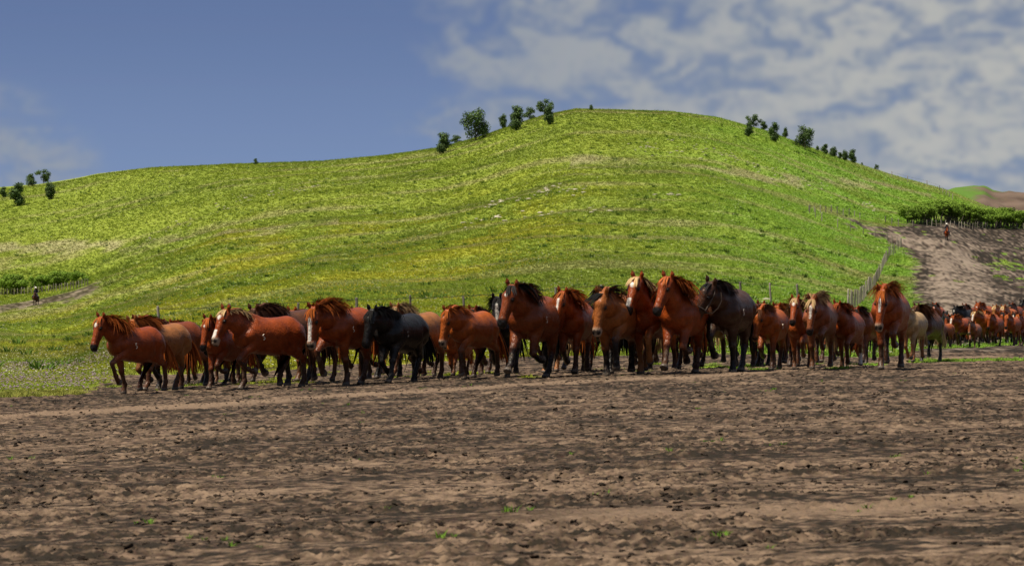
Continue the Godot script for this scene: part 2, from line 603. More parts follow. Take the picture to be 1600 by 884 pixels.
	for v in 3:
		var w4 := []
		var t4 := PackedColorArray()
		var cmesh := clod_mesh(70 + v, 1.2, 60, .22 + .10 * v)
		for i in 26000:
			var d := 8.0 + 64.0 * pow(rng.randf(), 1.15)
			var x := rng.randf_range(-.215, .215) * d
			var n := nz_f.get_noise_2d(x * .5, d * .6)
			if n + rng.randfn() * .14 < .05: continue
			if d > 54.0 and bare(x, d, x / d) < .7: continue
			var s := (.0045 + .017 * pow(rng.randf(), 5.0)) * (1.0 + d * .012)
			var at := Vector3(x, ground(x, d) + dirt_relief(x, d) * minf(1.0, .75 + d * .004) + s * .06, -d)
			w4.append(Transform3D(Basis.from_euler(Vector3(rng.randfn() * .25, rng.randf() * TAU, rng.randfn() * .25)).scaled(Vector3(s, s, s) * 2.0), at))
			t4.append(Color(.022, .0155, .012).lerp(Color(.12, .090, .068), pow(rng.randf(), 1.5)))
		scatter("soil_clod", ["crumbs of dark soil on the trampled track", "flat dark clods on the trampled track", "rounded clods of soil thrown up on the track"][v], "soil", cmesh, cm, w4, t4)
	# sparse weeds coming up through the bare soil
	var w5 := []
	var t5 := PackedColorArray()
	for i in 150:
		var d := 12.0 + 44.0 * rng.randf()
		var x := rng.randf_range(-.19, .19) * d
		if nz_a.get_noise_2d(x * .6, d * .5) < .25: continue
		for k in 1 + rng.randi() % 4:
			var xx := x + rng.randfn() * .06
			var dd := d + rng.randfn() * .08
			w5.append(turned(Vector3(xx, ground(xx, dd) + dirt_relief(xx, dd), -dd), rng.randf_range(.08, .22), rng.randf_range(.4, .8)))
			t5.append(Color(.10, .19, .02) * rng.randf_range(.7, 1.2))
	scatter("sprout", "small green sprouts in the bare soil", "weeds", tuft_mesh(8, .30, .12, .7, .05, 12), gm, w5, t5)


func flower_mesh() -> ArrayMesh:
	var vs := PackedVector3Array()
	var nn := PackedVector3Array()
	var idx := PackedInt32Array()
	vs.append(Vector3(0, .35, 0))
	nn.append(Vector3.UP)
	for i in 7:
		var a := i * TAU / 7.0
		vs.append(Vector3(cos(a), .0, sin(a)))
		nn.append(Vector3(cos(a) * .5, .85, sin(a) * .5))
	vs.append(Vector3(0, -.45, 0))
	nn.append(Vector3.DOWN)
	for i in 7:
		idx.append_array([0, 1 + i, 1 + (i + 1) % 7, 8, 1 + (i + 1) % 7, 1 + i])
	return array_mesh(vs, nn, PackedColorArray(), idx)


func clod_mesh(sd: int, rough: float, _n: int, flat: float) -> ArrayMesh:
	rng.seed = sd * 31
	var n := FastNoiseLite.new()
	n.seed = sd
	n.frequency = 2.0
	var rings := 5
	var seg := 8
	var st := SurfaceTool.new()
	st.begin(Mesh.PRIMITIVE_TRIANGLES)
	var p := []
	for j in rings + 1:
		for i in seg:
			var th := PI * j / rings
			var ph := TAU * i / seg
			var v := Vector3(sin(th) * cos(ph), cos(th), sin(th) * sin(ph))
			v *= .5 * (1.0 + rough * n.get_noise_3dv(v * 1.3))
			v.y *= flat
			p.append(v)
	for j in rings:
		for i in seg:
			var a: Vector3 = p[j * seg + i]
			var b: Vector3 = p[j * seg + (i + 1) % seg]
			var c: Vector3 = p[(j + 1) * seg + i]
			var e: Vector3 = p[(j + 1) * seg + (i + 1) % seg]
			for v in [a, b, c, b, e, c]: st.add_vertex(v)
	st.index()
	st.generate_normals()
	return st.commit()


# ==================================================================== fences
func post_mesh(h: float, r: float, sd: int) -> ArrayMesh:
	# a rough round timber, slightly crooked, with a chamfered top
	rng.seed = sd
	var st := SurfaceTool.new()
	st.begin(Mesh.PRIMITIVE_TRIANGLES)
	var seg := 7
	var lv := [[-.25, 1.05], [.3, 1.0], [.65, .93], [.96, .9], [1.0, .62]]
	var p := []
	for l in lv:
		var off := Vector3(rng.randfn() * .012, 0, rng.randfn() * .012)
		for i in seg:
			var a := TAU * i / seg
			p.append(off + Vector3(cos(a) * r * l[1] * rng.randf_range(.9, 1.1), l[0] * h, sin(a) * r * l[1]))
	for j in lv.size() - 1:
		for i in seg:
			var i2 := (i + 1) % seg
			for q in [p[j * seg + i], p[j * seg + i2], p[(j + 1) * seg + i], p[j * seg + i2], p[(j + 1) * seg + i2], p[(j + 1) * seg + i]]: st.add_vertex(q)
	var o := (lv.size() - 1) * seg
	for i in range(1, seg - 1):
		for q in [p[o], p[o + i], p[o + i + 1]]: st.add_vertex(q)
	st.index()
	st.generate_normals()
	return st.commit()


func wire_mesh(pts: PackedVector3Array, r: float) -> ArrayMesh:
	var vs := PackedVector3Array()
	var nn := PackedVector3Array()
	var idx := PackedInt32Array()
	for i in pts.size():
		var t := (pts[mini(i + 1, pts.size() - 1)] - pts[maxi(i - 1, 0)]).normalized()
		var a := t.cross(Vector3.UP).normalized()
		var b := a.cross(t)
		for k in 4:
			var n := a * cos(k * PI / 2.0) + b * sin(k * PI / 2.0)
			vs.append(pts[i] + n * r)
			nn.append(n)
	for i in pts.size() - 1:
		for k in 4:
			var p := i * 4 + k
			var q := i * 4 + (k + 1) % 4
			idx.append_array([p, q, p + 4, q, q + 4, p + 4])
	return array_mesh(vs, nn, PackedColorArray(), idx)


func fence(label: String, pts: Array, spacing: float, h: float, r: float, wires: Array, mats: Array, posts: Array, sd: int, even := false) -> void:
	# pts: corners (x, depth); posts stand every spacing metres between them, or exactly at the corners
	var spots := []
	if even:
		spots = pts
	else:
		for i in pts.size() - 1:
			var a: Vector2 = pts[i]
			var b: Vector2 = pts[i + 1]
			var n := maxi(1, roundi(a.distance_to(b) / spacing))
			for k in n: spots.append(a.lerp(b, k / float(n)))
		spots.append(pts[-1])
	var s0: Vector2 = spots[0]
	var base := Vector3(s0.x, ground(s0.x, s0.y), -s0.y)
	var f := thing("fence", label, "fence", base)
	rng.seed = sd
	var tops := []
	for i in spots.size():
		var s: Vector2 = spots[i]
		var at := Vector3(s.x, ground(s.x, s.y), -s.y) - base
		var o := part("post", posts[rng.randi() % posts.size()], mats[rng.randi() % mats.size()], f)
		var k := rng.randf_range(.9, 1.08)
		o.transform = Transform3D(Basis.from_euler(Vector3(rng.randfn() * .035, rng.randf() * TAU, rng.randfn() * .035)).scaled(Vector3(r, h * k, r)), at)
		tops.append(at)
	for w in wires:
		var line := PackedVector3Array()
		for i in tops.size() - 1:
			for k in 4:
				var t := k / 4.0
				line.append((tops[i] as Vector3).lerp(tops[i + 1], t) + Vector3(0, w * h - .14 * h * t * (1.0 - t), r * .06 + .004))
		line.append(tops[-1] + Vector3(0, w * h, r * .06 + .004))
		part("wire", wire_mesh(line, .011 if wires.size() < 2 else .006), wire_mat, f)


var wire_mat := mat(Color(.10, .09, .08), .6, false, .5)


func build_fences() -> void:
	var wood := [mat(col(.16, .135, .115), .95), mat(col(.24, .21, .175), .95), mat(col(.10, .085, .072), .95)]
	var pale := [mat(col(.25, .225, .18), .95), mat(col(.19, .17, .13), .95), mat(col(.13, .115, .09), .95)]
	var posts := [post_mesh(1.0, .06, 1), post_mesh(1.0, .055, 2), post_mesh(1.0, .065, 3)]
	fence("weathered post and wire fence running behind the herd at the foot of the hill", [Vector2(-13.55, 111.00), Vector2(-11.03, 113.00), Vector2(-8.56, 115.00), Vector2(-6.30, 118.00), Vector2(-4.22, 121.00), Vector2(-2.05, 124.00), Vector2(0.00, 127.00), Vector2(2.01, 130.00), Vector2(4.05, 133.00), Vector2(6.00, 136.00), Vector2(7.82, 139.00), Vector2(9.56, 142.00), Vector2(11.43, 145.00), Vector2(13.32, 149.00), Vector2(15.10, 153.00), Vector2(17.31, 160.00), Vector2(20.36, 175.00)], 3.0, 1.12, 1.0, [.93], wood, posts, 3, true)
	fence("grey post and wire fence climbing beside the dirt road and turning along the slope", [Vector2(21.69, 186.41), Vector2(26.22, 217.92), Vector2(35.02, 278.35), Vector2(44.82, 342.98), Vector2(50.59, 375.68), Vector2(50.29, 387.47), Vector2(48.08, 395.97), Vector2(43.84, 389.41), Vector2(41.97, 392.03), Vector2(41.32, 401.64)], 4.6, 1.25, 1.0, [.9, .55], [wood[1]] + pale, posts, 5)
	fence("thin fence running over the skyline at the end of the ridge", [Vector2(81.17, 617.96), Vector2(84.72, 618.98), Vector2(89.65, 624.79), Vector2(91.58, 619.21), Vector2(90.14, 591.82)], 7.0, 1.35, 1.3, [.9], wood, posts, 8)
	fence("pale stake fence in front of the hedge beyond the mounted rider on the road", [Vector2(59.43, 460.21), Vector2(60.45, 452.59), Vector2(65.71, 457.91), Vector2(73.96, 478.64), Vector2(88.32, 526.46), Vector2(105.35, 554.90)], 3.4, 1.1, 1.2, [.8], pale, posts, 9)
	fence("pale stake fence in front of the hedge above the ploughed corner", [Vector2(-82.41, 434.08), Vector2(-77.17, 436.99), Vector2(-67.77, 420.52), Vector2(-58.67, 400.30)], 1.5, 1.05, 1.0, [.8], pale, posts, 10)
	fence("sparse old posts crossing the meadow below the ridge", [Vector2(41.50, 404.33), Vector2(47.12, 426.89), Vector2(54.50, 452.97), Vector2(59.43, 460.21)], 6.0, 1.1, 1.2, [.85], wood + pale, posts, 12)


# ==================================================================== trees and hedge shrubs
func limb(st: SurfaceTool, a: Vector3, b: Vector3, ra: float, rb: float, seg := 6) -> void:
	var t := (b - a).normalized()
	var s := t.cross(Vector3(.31, .2, .93)).normalized()
	var w := s.cross(t)
	for i in seg:
		var n0 := s * cos(TAU * i / seg) + w * sin(TAU * i / seg)
		var n1 := s * cos(TAU * (i + 1) / seg) + w * sin(TAU * (i + 1) / seg)
		for v in [[a, n0, ra], [a, n1, ra], [b, n0, rb], [a, n1, ra], [b, n1, rb], [b, n0, rb]]:
			st.set_normal(v[1])
			st.add_vertex(v[0] + v[1] * v[2])


func crown_mesh(blobs: Array, leaves: int, size: float, base: Color, sd: int) -> ArrayMesh:
	# leaf-sized faces spread through the volume of a few uneven clumps
	rng.seed = sd
	var vs := PackedVector3Array()
	var nn := PackedVector3Array()
	var cs := PackedColorArray()
	var idx := PackedInt32Array()
	var mass := 0.0
	for b in blobs: mass += b[1] * b[1]
	for b in blobs:
		var c: Vector3 = b[0]
		var cnt := int(leaves * b[1] * b[1] / mass)
		var tone := rng.randf_range(.8, 1.2)
		for i in cnt:
			var v := Vector3(rng.randfn(), rng.randfn(), rng.randfn()).normalized()
			var r: float = b[1] * pow(rng.randf(), .45) * rng.randf_range(.8, 1.12)
			var p := c + Vector3(v.x * r, v.y * r * b[2], v.z * r)
			var s := size * rng.randf_range(.6, 1.3)
			var n := (v + Vector3(rng.randfn(), rng.randfn() + .4, rng.randfn()) * .6).normalized()
			var t := n.cross(Vector3(rng.randfn(), rng.randfn(), rng.randfn())).normalized()
			var w := n.cross(t)
			var o := vs.size()
			vs.append_array([p - t * s, p + w * s * .55, p + t * s, p - w * s * .55])
			nn.append_array([n, n, n, n])
			var k := base * tone * rng.randf_range(.7, 1.3)
			cs.append_array([k, k, k, k])
			idx.append_array([o, o + 1, o + 2, o, o + 2, o + 3])
	return array_mesh(vs, nn, cs, idx)


func tree_proto(kind: int, sd: int) -> Array:
	# unit height; returns [trunk mesh, crown mesh]
	rng.seed = sd
	var st := SurfaceTool.new()
	st.begin(Mesh.PRIMITIVE_TRIANGLES)
	var blobs := []
	var top := Vector3(.02, .8, .01)
	limb(st, Vector3(0, -.06, 0), Vector3(.01, .3, 0), .022, .016)
	limb(st, Vector3(.01, .3, 0), top, .016, .004)
	if kind == 0:      # broad leafy tree, several domes
		for i in 13:
			var a := rng.randf() * TAU
			var y := lerpf(.15, .86, (i + rng.randf()) / 13.0)
			var reach := (.40 - .30 * absf(y - .38)) * rng.randf_range(.35, 1.0)
			var c := Vector3(cos(a) * reach, y, sin(a) * reach)
			blobs.append([c, rng.randf_range(.19, .26), rng.randf_range(.8, 1.1)])
			limb(st, Vector3(.01, maxf(.12, y - .22), 0), c, .010, .003, 5)
	elif kind == 1:    # slim oval
		for i in 12:
			var a := rng.randf() * TAU
			var y := lerpf(.13, .88, (i + rng.randf() * .7) / 12.0)
			var reach := .17 * (1.0 - pow(absf(y - .45) * 2.0, 2.0) * .7) * rng.randf_range(.3, 1.0)
			var c := Vector3(cos(a) * reach, y, sin(a) * reach)
			blobs.append([c, rng.randf_range(.14, .20), rng.randf_range(1.0, 1.3)])
			limb(st, Vector3(.01, maxf(.1, y - .15), 0), c, .008, .003, 5)
	else:              # loose, open birch with visible stems
		for i in 11:
			var a := rng.randf() * TAU
			var y := lerpf(.22, .88, (i + rng.randf()) / 11.0)
			var reach := rng.randf_range(.08, .46)
			var c := Vector3(cos(a) * reach, y, sin(a) * reach)
			blobs.append([c, rng.randf_range(.13, .20), rng.randf_range(.8, 1.1)])
			limb(st, Vector3(.01, maxf(.1, y - .34), 0), c, .011, .003, 5)
	var crown := crown_mesh(blobs, 2600 if kind != 2 else 1900, .036, Color(.058, .098, .030), sd + 5)
	return [st.commit(), crown]


func build_trees() -> void:
	var bark := mat(col(.085, .07, .055), .95)
	var leaf := mat(Color.WHITE, .75, true, .3)
	leaf.backlight_enabled = true
	leaf.backlight = Color(.5, .5, .5)
	var protos := []
	for k in 3:
		protos.append([tree_proto(k, 100 + k * 10), tree_proto(k, 103 + k * 10)])
	var n := 0
	for t in [
		[-102.54, 599.35, 4.90, 6.49, 1, "oval_tree", "dark oval tree standing lowest on the slope of the lower rise", "trees on the hill"],
		[-108.10, 648.57, 2.86, 3.44, 0, "round_tree", "small round dark tree on the skyline between an oval tree and a loose birch", "trees on the hill"],
		[-106.41, 656.70, 3.33, 4.22, 2, "birch_tree", "loose open birch on the skyline of the lower rise", "trees on the hill"],
		[-96.45, 604.31, 3.60, 4.28, 1, "oval_tree", "narrow dark tree just below the loose birch on the lower rise", "trees on the hill"],
		[-109.24, 620.91, 2.33, 3.10, 1, "oval_tree", "small slim tree at the foot end of the lower rise skyline", "trees on the hill"],
		[-54.78, 617.28, 1.36, 1.36, 0, "bush", "lone bush on the long skyline between the two rises", "bushes on the skyline"],
		[-13.66, 578.11, 4.21, 5.78, 1, "oval_tree", "greyish tree in the dip where the high dome begins", "trees on the hill"],
		[-11.85, 617.06, 1.77, 3.00, 0, "round_tree", "low round tree behind the biggest tree on the rising skyline", "trees on the hill"],
		[-7.45, 591.93, 6.53, 6.27, 0, "broad_tree", "biggest broad leafy tree on the rising skyline of the dome", "trees on the hill"],
		[-1.91, 618.64, 3.14, 3.35, 1, "oval_tree", "small slim tree on the skyline beside the biggest broad tree", "trees on the hill"],
		[0.90, 580.44, 5.00, 6.04, 1, "oval_tree", "tall dark oval tree between the biggest tree and the top group", "trees on the hill"],
		[3.83, 619.66, 2.74, 3.28, 0, "round_tree", "dark round tree on the skyline of the top group", "trees on the hill"],
		[7.12, 620.23, 3.42, 4.23, 2, "birch_tree", "loose open birch highest in the top group of the dome", "trees on the hill"],
		[7.30, 570.54, 3.90, 4.04, 1, "oval_tree", "narrow dark tree just below the loose birch of the top group", "trees on the hill"],
		[16.56, 604.86, 1.20, 1.20, 0, "bush", "tiny bush alone on the summit of the dome", "bushes on the skyline"],
		[46.66, 569.70, 2.89, 3.32, 1, "oval_tree", "narrow dark tree below the loose birch on the falling ridge", "trees on the hill"],
		[52.38, 626.05, 2.90, 3.77, 2, "birch_tree", "loose open birch on the skyline of the falling ridge", "trees on the hill"],
		[54.70, 627.31, 2.08, 2.35, 0, "round_tree", "small round tree next to the loose birch of the falling ridge", "trees on the hill"],
		[52.49, 579.91, 3.97, 4.35, 1, "oval_tree", "tall dark oval tree on the falling ridge", "trees on the hill"],
		[59.49, 629.61, 2.36, 2.36, 1, "oval_tree", "small slim tree on the skyline of the falling ridge", "trees on the hill"],
		[60.66, 598.69, 5.02, 4.76, 0, "broad_tree", "broad leafy tree, biggest on the falling ridge", "trees on the hill"],
		[65.35, 618.07, 1.23, 1.23, 0, "bush", "low bush beside the broad tree of the falling ridge", "bushes on the skyline"],
		[66.84, 617.96, 2.18, 3.09, 1, "oval_tree", "small tree in a row stepping down the falling ridge", "row of small trees on the ridge"],
		[68.47, 616.60, 2.18, 3.34, 1, "oval_tree", "small tree in a row stepping down the falling ridge", "row of small trees on the ridge"],
		[70.52, 621.48, 1.51, 2.33, 1, "oval_tree", "small tree in a row stepping down the falling ridge", "row of small trees on the ridge"],
		[71.55, 620.91, 2.33, 2.59, 1, "oval_tree", "small tree in a row stepping down the falling ridge", "row of small trees on the ridge"],
		[73.71, 626.51, 3.04, 3.65, 1, "oval_tree", "small tree in a row stepping down the falling ridge", "row of small trees on the ridge"],
		[77.56, 641.13, 0.71, 0.71, 0, "bush", "tiny bush low on the falling ridge", "bushes on the skyline"],
		[80.18, 636.10, 1.40, 1.12, 0, "bush", "bush at the foot of the falling ridge near the thin fence", "bushes on the skyline"],
	]:
		var o := thing(t[5], t[6], "tree" if t[5] != "bush" else "bush", Vector3(t[0], ground(t[0], t[1]), -t[1]), n * 1.7, t[7])
		var pr: Array = protos[t[4]][n % 2]
		var s := Vector3(t[3], t[2], t[3])
		var trunk := part("trunk", pr[0], bark, o)
		trunk.scale = s
		var crown := part("crown", pr[1], leaf, o)
		crown.scale = s
		n += 1
	# hedge shrubs: several thin stems under a rounded head of bright leaves
	var shrubs := []
	for v in 4:
		rng.seed = 300 + v
		var st := SurfaceTool.new()
		st.begin(Mesh.PRIMITIVE_TRIANGLES)
		var blobs := []
		for i in 9:
			var a := rng.randf() * TAU
			var c := Vector3(cos(a) * rng.randf_range(.1, .42), rng.randf_range(.34, .82), sin(a) * rng.randf_range(.1, .42))
			blobs.append([c, rng.randf_range(.15, .24), rng.randf_range(.75, 1.0)])
			var f := Vector3(cos(a + .5) * rng.randf_range(.02, .2), -.05, sin(a + .5) * rng.randf_range(.02, .2))
			var m := f.lerp(c, .5) + Vector3(rng.randfn(), 0, rng.randfn()) * .03
			limb(st, f, m, .016, .012, 5)
			limb(st, m, c, .012, .005, 5)
		shrubs.append([st.commit(), crown_mesh(blobs, 3000, .034, Color(.120, .200, .020), 330 + v)])
	rng.seed = 400
	for h in [
		[63.3, 466.4, 113.8, 585.9, 42, 3.4, "round-headed green shrub in the hedge beyond the mounted rider on the road", "shrubs of the hedge by the road", -0.12],
		[67.3, 478.4, 117.8, 597.9, 22, 3.7, "shrub in the back row of the hedge beyond the road", "back row of the hedge by the road", -0.12],
		[-86.6, 450.7, -61.9, 417.0, 20, 3.7, "bright green shrub in the hedge above the ploughed corner", "shrubs of the hedge by the ploughed corner", 0.32],
	]:
		for i in h[4]:
			var t: float = (i + .5 + rng.randf_range(-.25, .25)) / h[4]
			var x: float = lerpf(h[0], h[2], t) + rng.randfn() * .5
			var d: float = lerpf(h[1], h[3], t) + rng.randfn() * 1.0
			var size: float = h[5] * rng.randf_range(.84, 1.12) * (1.0 - h[8] * t)
			var o := thing("hedge_shrub", h[6], "shrub", Vector3(x, ground(x, d), -d), rng.randf() * TAU, h[7])
			var pr: Array = shrubs[(i * 3 + i / 4) % 4]
			var a := part("stems", pr[0], bark, o)
			a.scale = Vector3(size, size, size)
			var b := part("crown", pr[1], leaf, o)
			b.scale = Vector3(size * 1.3, size * .92, size * 1.3)


# ==================================================================== horses
# One horse is modelled as a smooth field of tapered limbs, meshed once, and then posed for every animal.
var e_a := PackedVector3Array()
var e_ba := PackedVector3Array()
var e_ib := PackedFloat32Array()
var e_r := PackedFloat32Array()
var e_dr := PackedFloat32Array()
var e_zk := PackedFloat32Array()
var e_k := PackedFloat32Array()
var e_bone := PackedInt32Array()


func clear_field() -> void:
	e_a.clear(); e_ba.clear(); e_ib.clear(); e_r.clear(); e_dr.clear(); e_zk.clear(); e_k.clear(); e_bone.clear()


func cap(bone: int, a: Vector3, b: Vector3, ra: float, rb: float, zk := 1.0, k := .05) -> void:
	e_a.append(a)
	var ba := b - a
	e_ba.append(ba)
	e_ib.append(1.0 / maxf(ba.dot(ba), 1e-6))
	e_r.append(ra)
	e_dr.append(rb - ra)
	e_zk.append(zk)
	e_k.append(k)
	e_bone.append(bone)


func pair(bone: int, step: int, a: Vector3, b: Vector3, ra: float, rb: float, zk := 1.0, k := .05) -> void:
	cap(bone, a, b, ra, rb, zk, k)
	cap(bone + step, Vector3(a.x, a.y, -a.z), Vector3(b.x, b.y, -b.z), ra, rb, zk, k)


func ed(i: int, p: Vector3) -> float:
	var q := p - e_a[i]
	var ba := e_ba[i]
	q.z = ba.z * .5 + (q.z - ba.z * .5) * e_zk[i]
	var h := clampf(q.dot(ba) * e_ib[i], 0.0, 1.0)
	return (q - ba * h).length() - e_r[i] - e_dr[i] * h


func field(p: Vector3, list: PackedInt32Array) -> float:
	var d := 1.0
	for i in list:
		var b := ed(i, p)
		var k := e_k[i]
		var h := maxf(k - absf(d - b), 0.0) / k
		d = minf(d, b) - h * h * k * .25
	return d


# bones: 0 trunk, 1 neck base, 2 neck top, 3 head, 4-7 and 8-11 forelegs, 12-15 and 16-19 hind legs
const PARENT := [-1, 0, 1, 2, 0, 4, 5, 6, 0, 8, 9, 10, 0, 12, 13, 14, 0, 16, 17, 18]
const HEAD_AT := Vector3(.87, 1.56, 0)
const HEAD_BIG := 1.13
const PIVOT := [Vector3(0, 1.0, 0), Vector3(.40, 1.14, 0), Vector3(.62, 1.34, 0), Vector3(.88, 1.55, 0),
	Vector3(.40, 1.10, .14), Vector3(.37, .84, .14), Vector3(.42, .445, .125), Vector3(.405, .175, .125),
	Vector3(.40, 1.10, -.14), Vector3(.37, .84, -.14), Vector3(.42, .445, -.125), Vector3(.405, .175, -.125),
	Vector3(-.54, 1.08, .13), Vector3(-.43, .78, .15), Vector3(-.70, .51, .125), Vector3(-.67, .175, .12),
	Vector3(-.54, 1.08, -.13), Vector3(-.43, .78, -.15), Vector3(-.70, .51, -.125), Vector3(-.67, .175, -.12)]


func horse_field() -> void:
	clear_field()
	# trunk
	cap(0, Vector3(.26, 1.00, 0), Vector3(-.20, .975, 0), .318, .345, 1.06, .08)
	cap(0, Vector3(-.15, 1.055, 0), Vector3(-.50, 1.10, 0), .265, .258, 1.0, .08)
	cap(0, Vector3(-.45, 1.10, 0), Vector3(-.66, 1.05, 0), .245, .21, .95, .08)
	cap(0, Vector3(.32, 1.27, 0), Vector3(.02, 1.22, 0), .10, .09, 1.35, .09)
	cap(0, Vector3(.40, 1.03, 0), Vector3(.50, .98, 0), .265, .215, .98, .08)
	pair(0, 0, Vector3(-.54, 1.06, .12), Vector3(-.70, .93, .115), .165, .125, 1.0, .07)
	pair(0, 0, Vector3(.58, .97, .085), Vector3(.555, .90, .092), .108, .092, 1.0, .028)
	pair(0, 0, Vector3(.34, 1.24, .10), Vector3(.505, .99, .155), .090, .122, 1.0, .035)
	# neck
	cap(1, Vector3(.34, 1.26, 0), Vector3(.62, 1.45, 0), .140, .122, 1.38, .08)
	cap(2, Vector3(.62, 1.45, 0), Vector3(.84, 1.60, 0), .122, .098, 1.3, .06)
	cap(1, Vector3(.47, 1.08, 0), Vector3(.68, 1.28, 0), .215, .168, 1.28, .08)
	cap(2, Vector3(.68, 1.28, 0), Vector3(.87, 1.46, 0), .168, .118, 1.28, .06)
	# head
	cap(3, Vector3(.875, 1.59, 0), Vector3(.97, 1.53, 0), .082, .082, .93, .05)
	cap(3, Vector3(.91, 1.475, 0), Vector3(1.00, 1.39, 0), .108, .072, 1.32, .04)
	cap(3, Vector3(.97, 1.53, 0), Vector3(1.175, 1.24, 0), .080, .054, 1.0, .035)
	cap(3, Vector3(.96, 1.40, 0), Vector3(1.13, 1.19, 0), .060, .044, 1.12, .035)
	cap(3, Vector3(1.165, 1.225, 0), Vector3(1.185, 1.18, 0), .062, .056, .92, .03)
	cap(3, Vector3(1.160, 1.150, 0), Vector3(1.150, 1.145, 0), .040, .036, .95, .025)
	pair(3, 0, Vector3(1.212, 1.215, .036), Vector3(1.21, 1.20, .038), .022, .022, 1.0, .015)
	pair(3, 0, Vector3(.985, 1.525, .066), Vector3(1.02, 1.495, .064), .030, .024, 1.0, .02)
	pair(3, 0, Vector3(.852, 1.645, .055), Vector3(.866, 1.715, .074), .030, .033, 1.0, .02)
	pair(3, 0, Vector3(.866, 1.715, .074), Vector3(.884, 1.775, .078), .032, .010, 1.0, .012)
	# a pony's head is large for its body
	for i in e_a.size():
		if e_bone[i] == 3:
			e_a[i] = HEAD_AT + (e_a[i] - HEAD_AT) * HEAD_BIG
			e_ba[i] *= HEAD_BIG
			e_ib[i] /= HEAD_BIG * HEAD_BIG
			e_r[i] *= HEAD_BIG
			e_dr[i] *= HEAD_BIG
	# forelegs
	pair(4, 4, Vector3(.47, 1.01, .145), Vector3(.37, .86, .145), .122, .115, 1.0, .05)
	pair(5, 4, Vector3(.37, .85, .14), Vector3(.415, .47, .125), .108, .057, 1.0, .04)
	pair(5, 4, Vector3(.425, .465, .125), Vector3(.427, .45, .125), .062, .062, 1.0, .02)
	pair(6, 4, Vector3(.42, .43, .125), Vector3(.41, .19, .125), .051, .042, 1.0, .025)
	pair(6, 4, Vector3(.405, .178, .125), Vector3(.395, .170, .125), .052, .050, 1.0, .02)
	pair(7, 4, Vector3(.41, .165, .125), Vector3(.455, .085, .125), .047, .050, 1.0, .02)
	pair(7, 4, Vector3(.458, .072, .125), Vector3(.478, .022, .125), .056, .070, 1.0, .015)
	# hind legs
	pair(12, 4, Vector3(-.50, 1.02, .13), Vector3(-.41, .79, .15), .19, .125, 1.05, .06)
	pair(12, 4, Vector3(-.65, .95, .115), Vector3(-.585, .74, .13), .135, .095, 1.0, .06)
	pair(13, 4, Vector3(-.44, .77, .145), Vector3(-.695, .53, .125), .126, .060, 1.0, .05)
	pair(14, 4, Vector3(-.712, .525, .125), Vector3(-.70, .47, .125), .056, .050, 1.0, .02)
	pair(14, 4, Vector3(-.758, .555, .125), Vector3(-.735, .50, .125), .027, .032, 1.0, .025)
	pair(14, 4, Vector3(-.70, .47, .125), Vector3(-.675, .19, .12), .052, .043, 1.0, .025)
	pair(14, 4, Vector3(-.67, .178, .12), Vector3(-.682, .170, .12), .053, .050, 1.0, .02)
	pair(15, 4, Vector3(-.667, .165, .12), Vector3(-.622, .085, .12), .048, .050, 1.0, .02)
	pair(15, 4, Vector3(-.618, .072, .12), Vector3(-.600, .022, .12), .056, .069, 1.0, .015)


